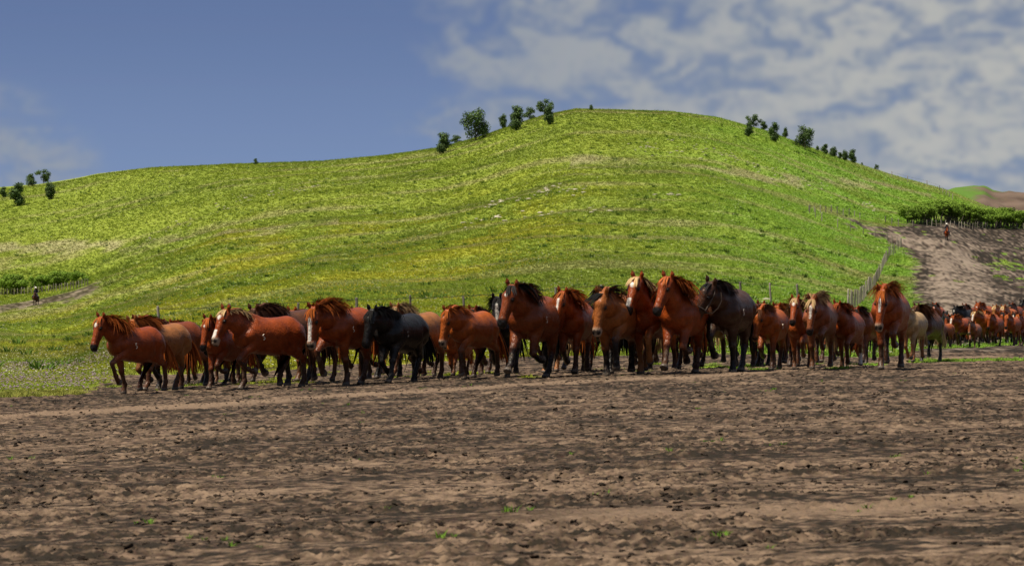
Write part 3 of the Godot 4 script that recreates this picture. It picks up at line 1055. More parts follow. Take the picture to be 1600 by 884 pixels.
# surface nets over a grid of cells of size h; the field is symmetric about z = 0 when mirror is set
func net(lo: Vector3, hi: Vector3, h: float, mirror: bool, floor_y: float) -> Array:
	var nx := int((hi.x - lo.x) / h) + 2
	var ny := int((hi.y - lo.y) / h) + 2
	var half := int(hi.z / h) + 2
	var nz := half * 2 + 1
	var f := PackedFloat32Array()
	f.resize(nx * ny * nz)
	f.fill(1.0)
	var all := PackedInt32Array()
	for i in e_a.size(): all.append(i)
	var blk := 8
	var reach := h * blk * .87
	var k_lo := 0 if mirror else -half
	for bx in range(0, nx, blk):
		for by in range(0, ny, blk):
			for bz in range(k_lo, half + 1, blk):
				var c := Vector3(lo.x + (bx + 3.5) * h, lo.y + (by + 3.5) * h, (bz + 3.5) * h)
				var near := PackedInt32Array()
				for i in all:
					if ed(i, c) < reach * 1.15 + .09: near.append(i)
				if near.is_empty() or field(c, near) > reach + .05 or field(c, all) < -reach - .06: continue
				for ix in range(bx, mini(bx + blk, nx)):
					for iy in range(by, mini(by + blk, ny)):
						for iz in range(bz, mini(bz + blk, half + 1)):
							var p := Vector3(lo.x + ix * h, lo.y + iy * h, iz * h)
							var v := maxf(field(p, near), floor_y - p.y)
							f[(ix * ny + iy) * nz + iz + half] = v
							if mirror: f[(ix * ny + iy) * nz + half - iz] = v
	# points deep inside never reached by a block
	var vid := PackedInt32Array()
	vid.resize(nx * ny * nz)
	vid.fill(-1)
	var vs := PackedVector3Array()
	var nn := PackedVector3Array()
	var sx := ny * nz
	var sy := nz
	var offs := PackedInt32Array([0, sx, sy, sx + sy, 1, sx + 1, sy + 1, sx + sy + 1])
	var corner := [Vector3(0, 0, 0), Vector3(1, 0, 0), Vector3(0, 1, 0), Vector3(1, 1, 0), Vector3(0, 0, 1), Vector3(1, 0, 1), Vector3(0, 1, 1), Vector3(1, 1, 1)]
	var edges := PackedInt32Array([0, 1, 2, 3, 4, 5, 6, 7, 0, 2, 1, 3, 4, 6, 5, 7, 0, 4, 1, 5, 2, 6, 3, 7])
	var near_h := h * 2.2
	for ix in nx - 1:
		for iy in ny - 1:
			var row := ix * sx + iy * sy
			for iz in nz - 1:
				var o := row + iz
				var v0 := f[o]
				if v0 > near_h or v0 < -near_h: continue
				var mask := 0
				for k in 8:
					if f[o + offs[k]] < 0.0: mask |= 1 << k
				if mask == 0 or mask == 255: continue
				var sum := Vector3.ZERO
				var cnt := 0
				for e in 12:
					var a := edges[e * 2]
					var b := edges[e * 2 + 1]
					if ((mask >> a) & 1) == ((mask >> b) & 1): continue
					var fa := f[o + offs[a]]
					var fb := f[o + offs[b]]
					sum += (corner[a] as Vector3).lerp(corner[b], fa / (fa - fb))
					cnt += 1
				vid[o] = vs.size()
				vs.append(lo * Vector3(1, 1, 0) + (Vector3(ix, iy, iz - half) + sum / cnt) * h)
				nn.append(Vector3(f[o + sx] + f[o + sx + sy] + f[o + sx + 1] + f[o + sx + sy + 1] - f[o] - f[o + sy] - f[o + 1] - f[o + sy + 1],
					f[o + sy] + f[o + sx + sy] + f[o + sy + 1] + f[o + sx + sy + 1] - f[o] - f[o + sx] - f[o + 1] - f[o + sx + 1],
					f[o + 1] + f[o + sx + 1] + f[o + sy + 1] + f[o + sx + sy + 1] - f[o] - f[o + sx] - f[o + sy] - f[o + sx + sy]).normalized())
	var idx := PackedInt32Array()
	for ix in range(1, nx - 1):
		for iy in range(1, ny - 1):
			var row := ix * sx + iy * sy
			for iz in range(1, nz - 1):
				var o := row + iz
				if vid[o] < 0: continue
				var inside := f[o] < 0.0
				if inside != (f[o + sx] < 0.0): quad(idx, vid[o], vid[o - sy], vid[o - sy - 1], vid[o - 1], inside)
				if inside != (f[o + sy] < 0.0): quad(idx, vid[o], vid[o - 1], vid[o - sx - 1], vid[o - sx], inside)
				if inside != (f[o + 1] < 0.0): quad(idx, vid[o], vid[o - sx], vid[o - sx - sy], vid[o - sy], inside)
	return [vs, nn, idx]


func quad(idx: PackedInt32Array, a: int, b: int, c: int, d: int, flip: bool) -> void:
	if a < 0 or b < 0 or c < 0 or d < 0: return
	if flip: idx.append_array([a, c, b, a, d, c])
	else: idx.append_array([a, b, c, a, c, d])


func weights_at(p: Vector3, list: PackedInt32Array, n_bones: int) -> Array:
	# up to four bones and their shares, by nearness of the limbs
	var best := PackedFloat32Array()
	best.resize(n_bones)
	best.fill(9.0)
	for i in list:
		var d := ed(i, p)
		var b := e_bone[i]
		if d < best[b]: best[b] = d
	var lowest := 9.0
	for b in n_bones: lowest = minf(lowest, best[b])
	var bs := []
	var ws := []
	var total := 0.0
	for b in n_bones:
		var w := exp(-(best[b] - lowest) / .028)
		if w > .04:
			bs.append(b)
			ws.append(w)
			total += w
	for i in ws.size(): ws[i] /= total
	return [bs, ws]


class Rig:
	var vs: PackedVector3Array
	var nn: PackedVector3Array
	var idx: PackedInt32Array
	var bone: PackedInt32Array     # four per vertex, -1 where unused
	var share: PackedFloat32Array
	var leg: PackedFloat32Array    # 0 body .. 1 hoof end of a leg
	var hoof: PackedByteArray
	var face: PackedVector2Array   # along the face, across it; x < 0 off the face
	var muz: PackedFloat32Array
	var fleck: PackedFloat32Array
	var dark: PackedFloat32Array   # bare dark skin at nostrils and round the eyes


func make_rig(h: float) -> Rig:
	var r := Rig.new()
	var n := net(Vector3(-1.0, -.06, 0), Vector3(1.40, 1.90, .46), h, true, -.001)
	r.vs = n[0]
	r.nn = n[1]
	r.idx = n[2]
	var all := PackedInt32Array()
	for i in e_a.size(): all.append(i)
	var cnt := r.vs.size()
	r.bone.resize(cnt * 4)
	r.bone.fill(-1)
	r.share.resize(cnt * 4)
	r.leg.resize(cnt)
	r.hoof.resize(cnt)
	r.face.resize(cnt)
	r.muz.resize(cnt)
	r.fleck.resize(cnt)
	r.dark.resize(cnt)
	var fa := Vector2(.93, 1.655)
	var fd := Vector2(1.235, 1.25) - fa
	var fl := fd.length()
	fd /= fl
	for i in cnt:
		var p := r.vs[i]
		var w := weights_at(p, all, 20)
		for k in mini(4, w[0].size()):
			r.bone[i * 4 + k] = w[0][k]
			r.share[i * 4 + k] = w[1][k]
		r.fleck[i] = nz_f.get_noise_3dv(p * 5.0) + .5 * nz_b.get_noise_3dv(p * 22.0)
		r.leg[i] = sstep(.66, .34, p.y + .06 * nz_b.get_noise_3dv(p * 9.0))
		r.hoof[i] = 1 if p.y < .062 else 0
		var hp := HEAD_AT + (p - HEAD_AT) / HEAD_BIG
		var q := Vector2(hp.x, hp.y) - fa
		var along := q.dot(fd) / fl
		var off := absf(q.dot(Vector2(-fd.y, fd.x)))
		r.face[i] = Vector2(along if off < .075 and hp.x > .86 and hp.y > 1.1 else -1.0, absf(hp.z + .008 * nz_b.get_noise_2d(along * 9.0, 4.0)))
		var hz := Vector3(hp.x, hp.y, absf(hp.z))
		r.dark[i] = maxf(sstep(.052, .026, hz.distance_to(Vector3(1.232, 1.205, .040))), maxf(.85 * sstep(.050, .028, hz.distance_to(Vector3(1.014, 1.498, .084))), sstep(.050, .030, hz.distance_to(Vector3(1.185, 1.125, 0.0))))) if hp.x > .9 and hp.y > 1.05 else 0.0
		r.muz[i] = sstep(.125, .075, hp.distance_to(Vector3(1.195, 1.175, 0)))
		# muscle and rib relief
		if p.y > .6:
			r.vs[i] = p + r.nn[i] * (.014 * nz_f.get_noise_3dv(p * 3.2) + .005 * nz_b.get_noise_3dv(p * 9.0) + (.0035 * sin(p.x * 95.0 + p.y * 18.0) if p.x > -.32 and p.x < .22 and p.y < 1.18 and p.y > .85 else 0.0))
	return r


func pose_bones(q: Dictionary) -> Array:
	# rotations in degrees: [pitch, yaw] for the neck and head, four angles for each leg
	var rot := []
	rot.resize(20)
	for i in 20: rot[i] = Vector2.ZERO
	var np: Vector2 = q.neck
	var hp: Vector2 = q.head
	rot[1] = np * .5
	rot[2] = np * .5
	rot[3] = hp
	var ph: float = q.phase
	var amp: float = q.amp
	var lag: float = q.lag
	var phases := [ph, ph + .5, ph + .5 + lag, ph + lag]
	for l in 4:
		var p := fposmod(phases[l], 1.0)
		var s := cos(TAU * p)
		var lift := maxf(0.0, -sin(TAU * p)) * amp
		var stance := maxf(0.0, sin(TAU * p))
		var b := 4 + l * 4
		if l < 2:
			rot[b].x = s * 13.0 * amp + lift * 16.0
			rot[b + 1].x = s * 9.0 * amp + lift * 18.0 - (1.0 - lift) * 0.0
			rot[b + 2].x = -lift * 78.0
			rot[b + 3].x = -lift * 48.0 + stance * 8.0
		else:
			rot[b].x = s * 15.0 * amp + lift * 14.0
			rot[b + 1].x = s * 5.0 * amp - lift * 26.0
			rot[b + 2].x = -s * 3.0 * amp + lift * 26.0
			rot[b + 3].x = -lift * 46.0 + stance * 8.0
	var m := []
	m.resize(20)
	for i in 20:
		var bs := Basis(Vector3.UP, deg_to_rad(rot[i].y)) * Basis(Vector3(0, 0, 1), deg_to_rad(rot[i].x))
		var pv: Vector3 = PIVOT[i]
		var t := Transform3D(bs, pv - bs * pv)
		m[i] = t if PARENT[i] < 0 else (m[PARENT[i]] as Transform3D) * t
	return m


func skin_point(p: Vector3, m: Array, list: PackedInt32Array) -> Vector3:
	var w := weights_at(p, list, 20)
	var o := Vector3.ZERO
	for k in w[0].size(): o += ((m[w[0][k]] as Transform3D) * p) * w[1][k]
	return o


# locks of hair: each a tapering folded ribbon along a curve
func add_lock(pts: PackedVector3Array, across: Vector3, outward: Vector3, w: float, k: Color, vs: PackedVector3Array, nn: PackedVector3Array, cs: PackedColorArray, idx: PackedInt32Array) -> void:
	var n := pts.size()
	var o := vs.size()
	for i in n:
		var t := i / float(n - 1)
		var ww := w * (.75 + .5 * t) * (1.0 - pow(t, 3.0) * .92)
		vs.append_array([pts[i] - across * ww, pts[i] + outward * ww * .5, pts[i] + across * ww])
		nn.append_array([(outward - across * .7).normalized(), outward, (outward + across * .7).normalized()])
		cs.append_array([k, k, k])
	var turned_in := (pts[n - 1] - pts[0]).cross(across).dot(outward) > 0.0
	for i in n - 1:
		var a := o + i * 3
		if turned_in: idx.append_array([a, a + 1, a + 3, a + 1, a + 4, a + 3, a + 1, a + 2, a + 4, a + 2, a + 5, a + 4])
		else: idx.append_array([a, a + 3, a + 1, a + 1, a + 3, a + 4, a + 1, a + 4, a + 2, a + 2, a + 4, a + 5])


var hair_mat := mat(Color.WHITE, .62, true, .26)
var coat_mat: StandardMaterial3D
var eye_mat := mat(Color(.03, .02, .015), .3, false, .4)
var neck_list := PackedInt32Array()
var trunk_list := PackedInt32Array()
var all_list := PackedInt32Array()
var eye_mesh: SphereMesh


func mane_mesh(q: Dictionary, m: Array, near: bool) -> ArrayMesh:
	var vs := PackedVector3Array()
	var nn := PackedVector3Array()
	var cs := PackedColorArray()
	var idx := PackedInt32Array()
	var a := Vector3(.36, 1.375, 0)
	var b := Vector3(.835, 1.685, 0)
	var axis := (b - a).normalized()
	var up := Vector3(-axis.y, axis.x, 0)
	var locks := 290 if near else 60
	var bushy: float = q.bushy
	for i in locks:
		var t := clampf((i + rng.randf()) / locks, 0.0, 1.0)
		var side: float = q.side
		if rng.randf() < q.get("both", .25): side = -side
		var p := a.lerp(b, t) + up * (sin(t * PI) * .012 - .012) + Vector3(0, 0, rng.randfn() * .012)
		var pts := PackedVector3Array()
		var length: float = q.mane * rng.randf_range(.6, 1.15) * (.62 + .38 * sin(clampf(t * 1.15, 0.0, 1.0) * PI))
		var dir := (up * rng.randf_range(.4, 1.0 + bushy) + Vector3(0, 0, side * rng.randf_range(.7, 1.5)) + axis * rng.randfn() * .25).normalized()
		var fall := Vector3(-.25 + rng.randfn() * .28 * (1.0 + bushy), -1.0, 0).normalized()
		var step := length / 5.0
		var wide := .112 - .030 * t + rng.randf() * .035 * (1.0 + bushy * 1.5)
		for s in 6:
			var w := skin_point(p, m, neck_list)
			pts.append(w)
			dir = dir.lerp(fall + Vector3(0, 0, side * rng.randfn() * .12), .36 - .10 * bushy).normalized()
			p += dir * step
			var below := a.lerp(b, t).y - p.y
			var least := minf(wide, .02 + below * 1.4)
			if p.z * side < least: p.z = side * least
		var k: Color = q.hair * rng.randf_range(.6, 1.35)
		if rng.randf() < .35: k = k.lerp(q.coat, .5)
		add_lock(pts, (m[1] as Transform3D).basis * axis, (m[1] as Transform3D).basis * Vector3(0, .3, side).normalized(), .0165 if near else .036, k, vs, nn, cs, idx)
	# forelock
	var fl := 34 if near else 12
	for i in fl:
		var z := rng.randf_range(-.038, .038)
		var p := Vector3(.875 + rng.randf() * .02, 1.675, z)
		var sway: float = q.get("sway", 0.0)
		var dir := Vector3(.75, .35 + bushy * .4, z * 4.0 + sway * .5).normalized()
		var pts := PackedVector3Array()
		var length: float = q.get("fore", .26) * (rng.randf_range(.35, 1.2) - absf(z) * 5.0)
		for s in 5:
			pts.append((m[3] as Transform3D) * (HEAD_AT + (p - HEAD_AT) * HEAD_BIG))
			dir = dir.lerp(Vector3(.50, -.92, signf(z) * .22 + sway * .8 + rng.randfn() * .12), .42).normalized()
			p += dir * length / 4.5
			var face_x := lerpf(.985, 1.22, clampf((1.62 - p.y) / .36, 0.0, 1.0))
			if absf(p.z) < .085 and p.y < 1.64: p.x = maxf(p.x, face_x + .012)
		var k: Color = q.hair * rng.randf_range(.65, 1.35)
		add_lock(pts, (m[3] as Transform3D).basis * Vector3(0, 0, 1), (m[3] as Transform3D).basis * Vector3(.8, .6, 0), .012 if near else .022, k, vs, nn, cs, idx)
	return array_mesh(vs, nn, cs, idx)


func tail_mesh(q: Dictionary, near: bool) -> ArrayMesh:
	var vs := PackedVector3Array()
	var nn := PackedVector3Array()
	var cs := PackedColorArray()
	var idx := PackedInt32Array()
	var swing: float = q.get("swing", rng.randf_range(-.12, .12))
	for i in (64 if near else 24):
		var a := rng.randf() * TAU
		var r := sqrt(rng.randf())
		var p := Vector3(-.815 + cos(a) * r * .03, 1.135 + sin(a) * .02, sin(a) * r * .035)
		var dir := Vector3(-.9, .12, sin(a) * r * .3).normalized()
		var length := rng.randf_range(.62, .98)
		var pts := PackedVector3Array()
		for s in 7:
			pts.append(p)
			dir = dir.lerp(Vector3(-.10 + cos(a) * r * .12, -1.0, swing + sin(a) * r * .16 + rng.randfn() * .06), .42).normalized()
			p += dir * length / 6.0
			p.x = minf(p.x, -.80 - .04 * r)
		var n := Vector3(cos(a), 0, sin(a))
		var k: Color = q.get("tail", q.hair) * rng.randf_range(.6, 1.3)
		add_lock(pts, Vector3(-n.z, 0, n.x), n, .020 if near else .036, k, vs, nn, cs, idx)
	return array_mesh(vs, nn, cs, idx)


func make_horse(r: Rig, q: Dictionary, near: bool) -> Node3D:
	var m := pose_bones(q)
	var cnt := r.vs.size()
	var vs := PackedVector3Array()
	var nn := PackedVector3Array()
	var cs := PackedColorArray()
	vs.resize(cnt)
	nn.resize(cnt)
	cs.resize(cnt)
	var coat: Color = q.coat
	var legs: Color = q.legs
	var muzzle: Color = q.muzzle
	var mark: String = q.mark
	var white := Color(.50, .47, .43)
	var horn := Color(.075, .06, .05)
	var sock: int = q.get("sock", -1)
	var low := 9.0
	var seed_off := float(q.x) * 3.7
	for i in cnt:
		var p := r.vs[i]
		var n := r.nn[i]
		var o := Vector3.ZERO
		var no := Vector3.ZERO
		for k in 4:
			var b := r.bone[i * 4 + k]
			if b < 0: break
			var t: Transform3D = m[b]
			var w := r.share[i * 4 + k]
			o += (t * p) * w
			no += (t.basis * n) * w
		vs[i] = o
		nn[i] = no.normalized()
		if o.y < low: low = o.y
		var k2 := coat * (1.0 + r.fleck[i] * .42)
		var lg := r.leg[i]
		if lg > 0.0:
			var lc := legs
			if sock >= 0 and r.bone[i * 4] >= sock and r.bone[i * 4] < sock + 4 and p.y < .30: lc = white
			k2 = k2.lerp(lc * (1.0 + r.fleck[i] * .4), lg)
			if r.hoof[i] == 1: k2 = horn
		if p.y < .95 and r.fleck[i] > .18: k2 = k2.lerp(Color(.11, .082, .06), .5 * sstep(.18, .45, r.fleck[i]) * sstep(.95, .5, p.y))
		if r.muz[i] > 0.0: k2 = k2.lerp(muzzle, r.muz[i])
		var f := r.face[i]
		if f.x > 0.0 and mark != "":
			var on := 0.0
			if mark.contains("star"): on = maxf(on, sstep(.042, .026, f.y + absf(f.x - .265) * .30))
			if mark.contains("spot"): on = maxf(on, sstep(.026, .014, f.y + absf(f.x - .27) * .28))
			if mark.contains("blaze") and f.x > .16 and f.x < .93: on = maxf(on, sstep(.036, .022, f.y))
			if mark.contains("stripe") and f.x > .18 and f.x < .62: on = maxf(on, sstep(.019, .011, f.y))
			if mark.contains("snip") and f.x > .70 and f.x < .98: on = maxf(on, sstep(.040, .024, f.y))
			if mark.contains("roan") and f.x > .2 and f.x < .8: on = maxf(on, .55 * sstep(.045, .02, f.y) * sstep(-.1, .3, r.fleck[i] + .2))
			k2 = k2.lerp(white, on)
		if r.dark[i] > 0.0: k2 = k2.lerp(Color(.012, .009, .008), r.dark[i])
		k2.a = 1.0
		cs[i] = k2
	for i in cnt: vs[i].y -= low
	var s: float = q.s
	var girth := .99 + .06 * sin(seed_off * 5.3)
	var at := Vector3(q.x, ground(q.x, q.d) + dirt_relief(q.x, q.d) * (1.0 if bare(q.x, q.d, q.x / q.d) > .4 else 0.0) - .012, -q.d)
	var h := thing("horse", q.label, "horse", at, deg_to_rad(-90.0 - q.yaw), q.group)
	var body := part("body", array_mesh(vs, nn, cs, r.idx), coat_mat, h)
	body.scale = Vector3(s, s, s * girth)
	var drop := Vector3(0, -low * s, 0)
	rng.seed = int(absf(q.x) * 1000.0) + int(q.d * 10.0)
	var mn := part("mane", mane_mesh(q, m, near), hair_mat, h)
	var tl := part("tail", tail_mesh(q, near), hair_mat, h)
	for o in [mn, tl]:
		o.scale = Vector3(s, s, s * girth)
		o.position = drop
	if near:
		for z in [-1.0, 1.0]:
			var e := part("eye", eye_mesh, eye_mat, h)
			e.transform = Transform3D(Basis.IDENTITY.scaled(Vector3(s, s, s)), ((m[3] as Transform3D) * (HEAD_AT + (Vector3(1.012, 1.498, z * .082) - HEAD_AT) * HEAD_BIG)) * Vector3(s, s, s * girth) + drop)
	if q.get("brand", false): add_brand(h, m, s, drop)
	if q.get("halter", false): add_halter(h, m, s, drop)
	return h


func add_brand(h: Node3D, m: Array, s: float, drop: Vector3) -> void:
	# an S-shaped freeze mark on the near shoulder
	var line := PackedVector3Array()
	for i in 13:
		var t := i / 12.0
		var a := t * TAU
		var p := Vector3(.30 + .026 * sin(a) * (1.0 if t < .5 else 1.0), 1.035 - .10 * t, -.5)
		for k in 60:
			if field(p, all_list) < .013: break
			p.z += maxf(.004, field(p, all_list) * .6)
		line.append(skin_point(p, m, all_list) * s + drop)
	part("brand_mark", wire_mesh(line, .0085), brand_mat, h)


var brand_mat := mat(col(.62, .55, .46), .8)
var rope_mat := mat(col(.16, .11, .07), .85)
var strap_mat := mat(col(.06, .04, .03), .7)


func add_halter(h: Node3D, m: Array, s: float, drop: Vector3) -> void:
	var t: Transform3D = (m[3] as Transform3D) * Transform3D(Basis.IDENTITY.scaled(Vector3.ONE * HEAD_BIG), HEAD_AT - HEAD_AT * HEAD_BIG)
	var made := []
	var nose := PackedVector3Array()
	for i in 17:
		var a := TAU * i / 16.0
		nose.append(t * (Vector3(1.072, 1.325, 0) + Vector3(.80, .60, 0) * cos(a) * .118 + Vector3(0, 0, sin(a) * .078)) * s + drop)
	made.append(nose)
	for z in [-1.0, 1.0]:
		var cheek := PackedVector3Array()
		for p in [Vector3(1.07, 1.325, .082 * z), Vector3(.99, 1.43, .100 * z), Vector3(.905, 1.54, .100 * z), Vector3(.845, 1.66, .05 * z), Vector3(.84, 1.69, 0)]:
			cheek.append(t * p * s + drop)
		made.append(cheek)
	var rope := PackedVector3Array()
	for p in [Vector3(.99, 1.25, 0), Vector3(.93, 1.26, -.09), Vector3(.86, 1.33, -.13), Vector3(.80, 1.43, -.14), Vector3(.79, 1.54, -.12)]:
		rope.append(t * p * s + drop)
	var halter := part("halter", wire_mesh(made[0], .014), strap_mat, h)
	part("cheek_strap", wire_mesh(made[1], .013), strap_mat, halter)
	part("cheek_strap", wire_mesh(made[2], .013), strap_mat, halter)
	part("rope", wire_mesh(rope, .012), rope_mat, halter)


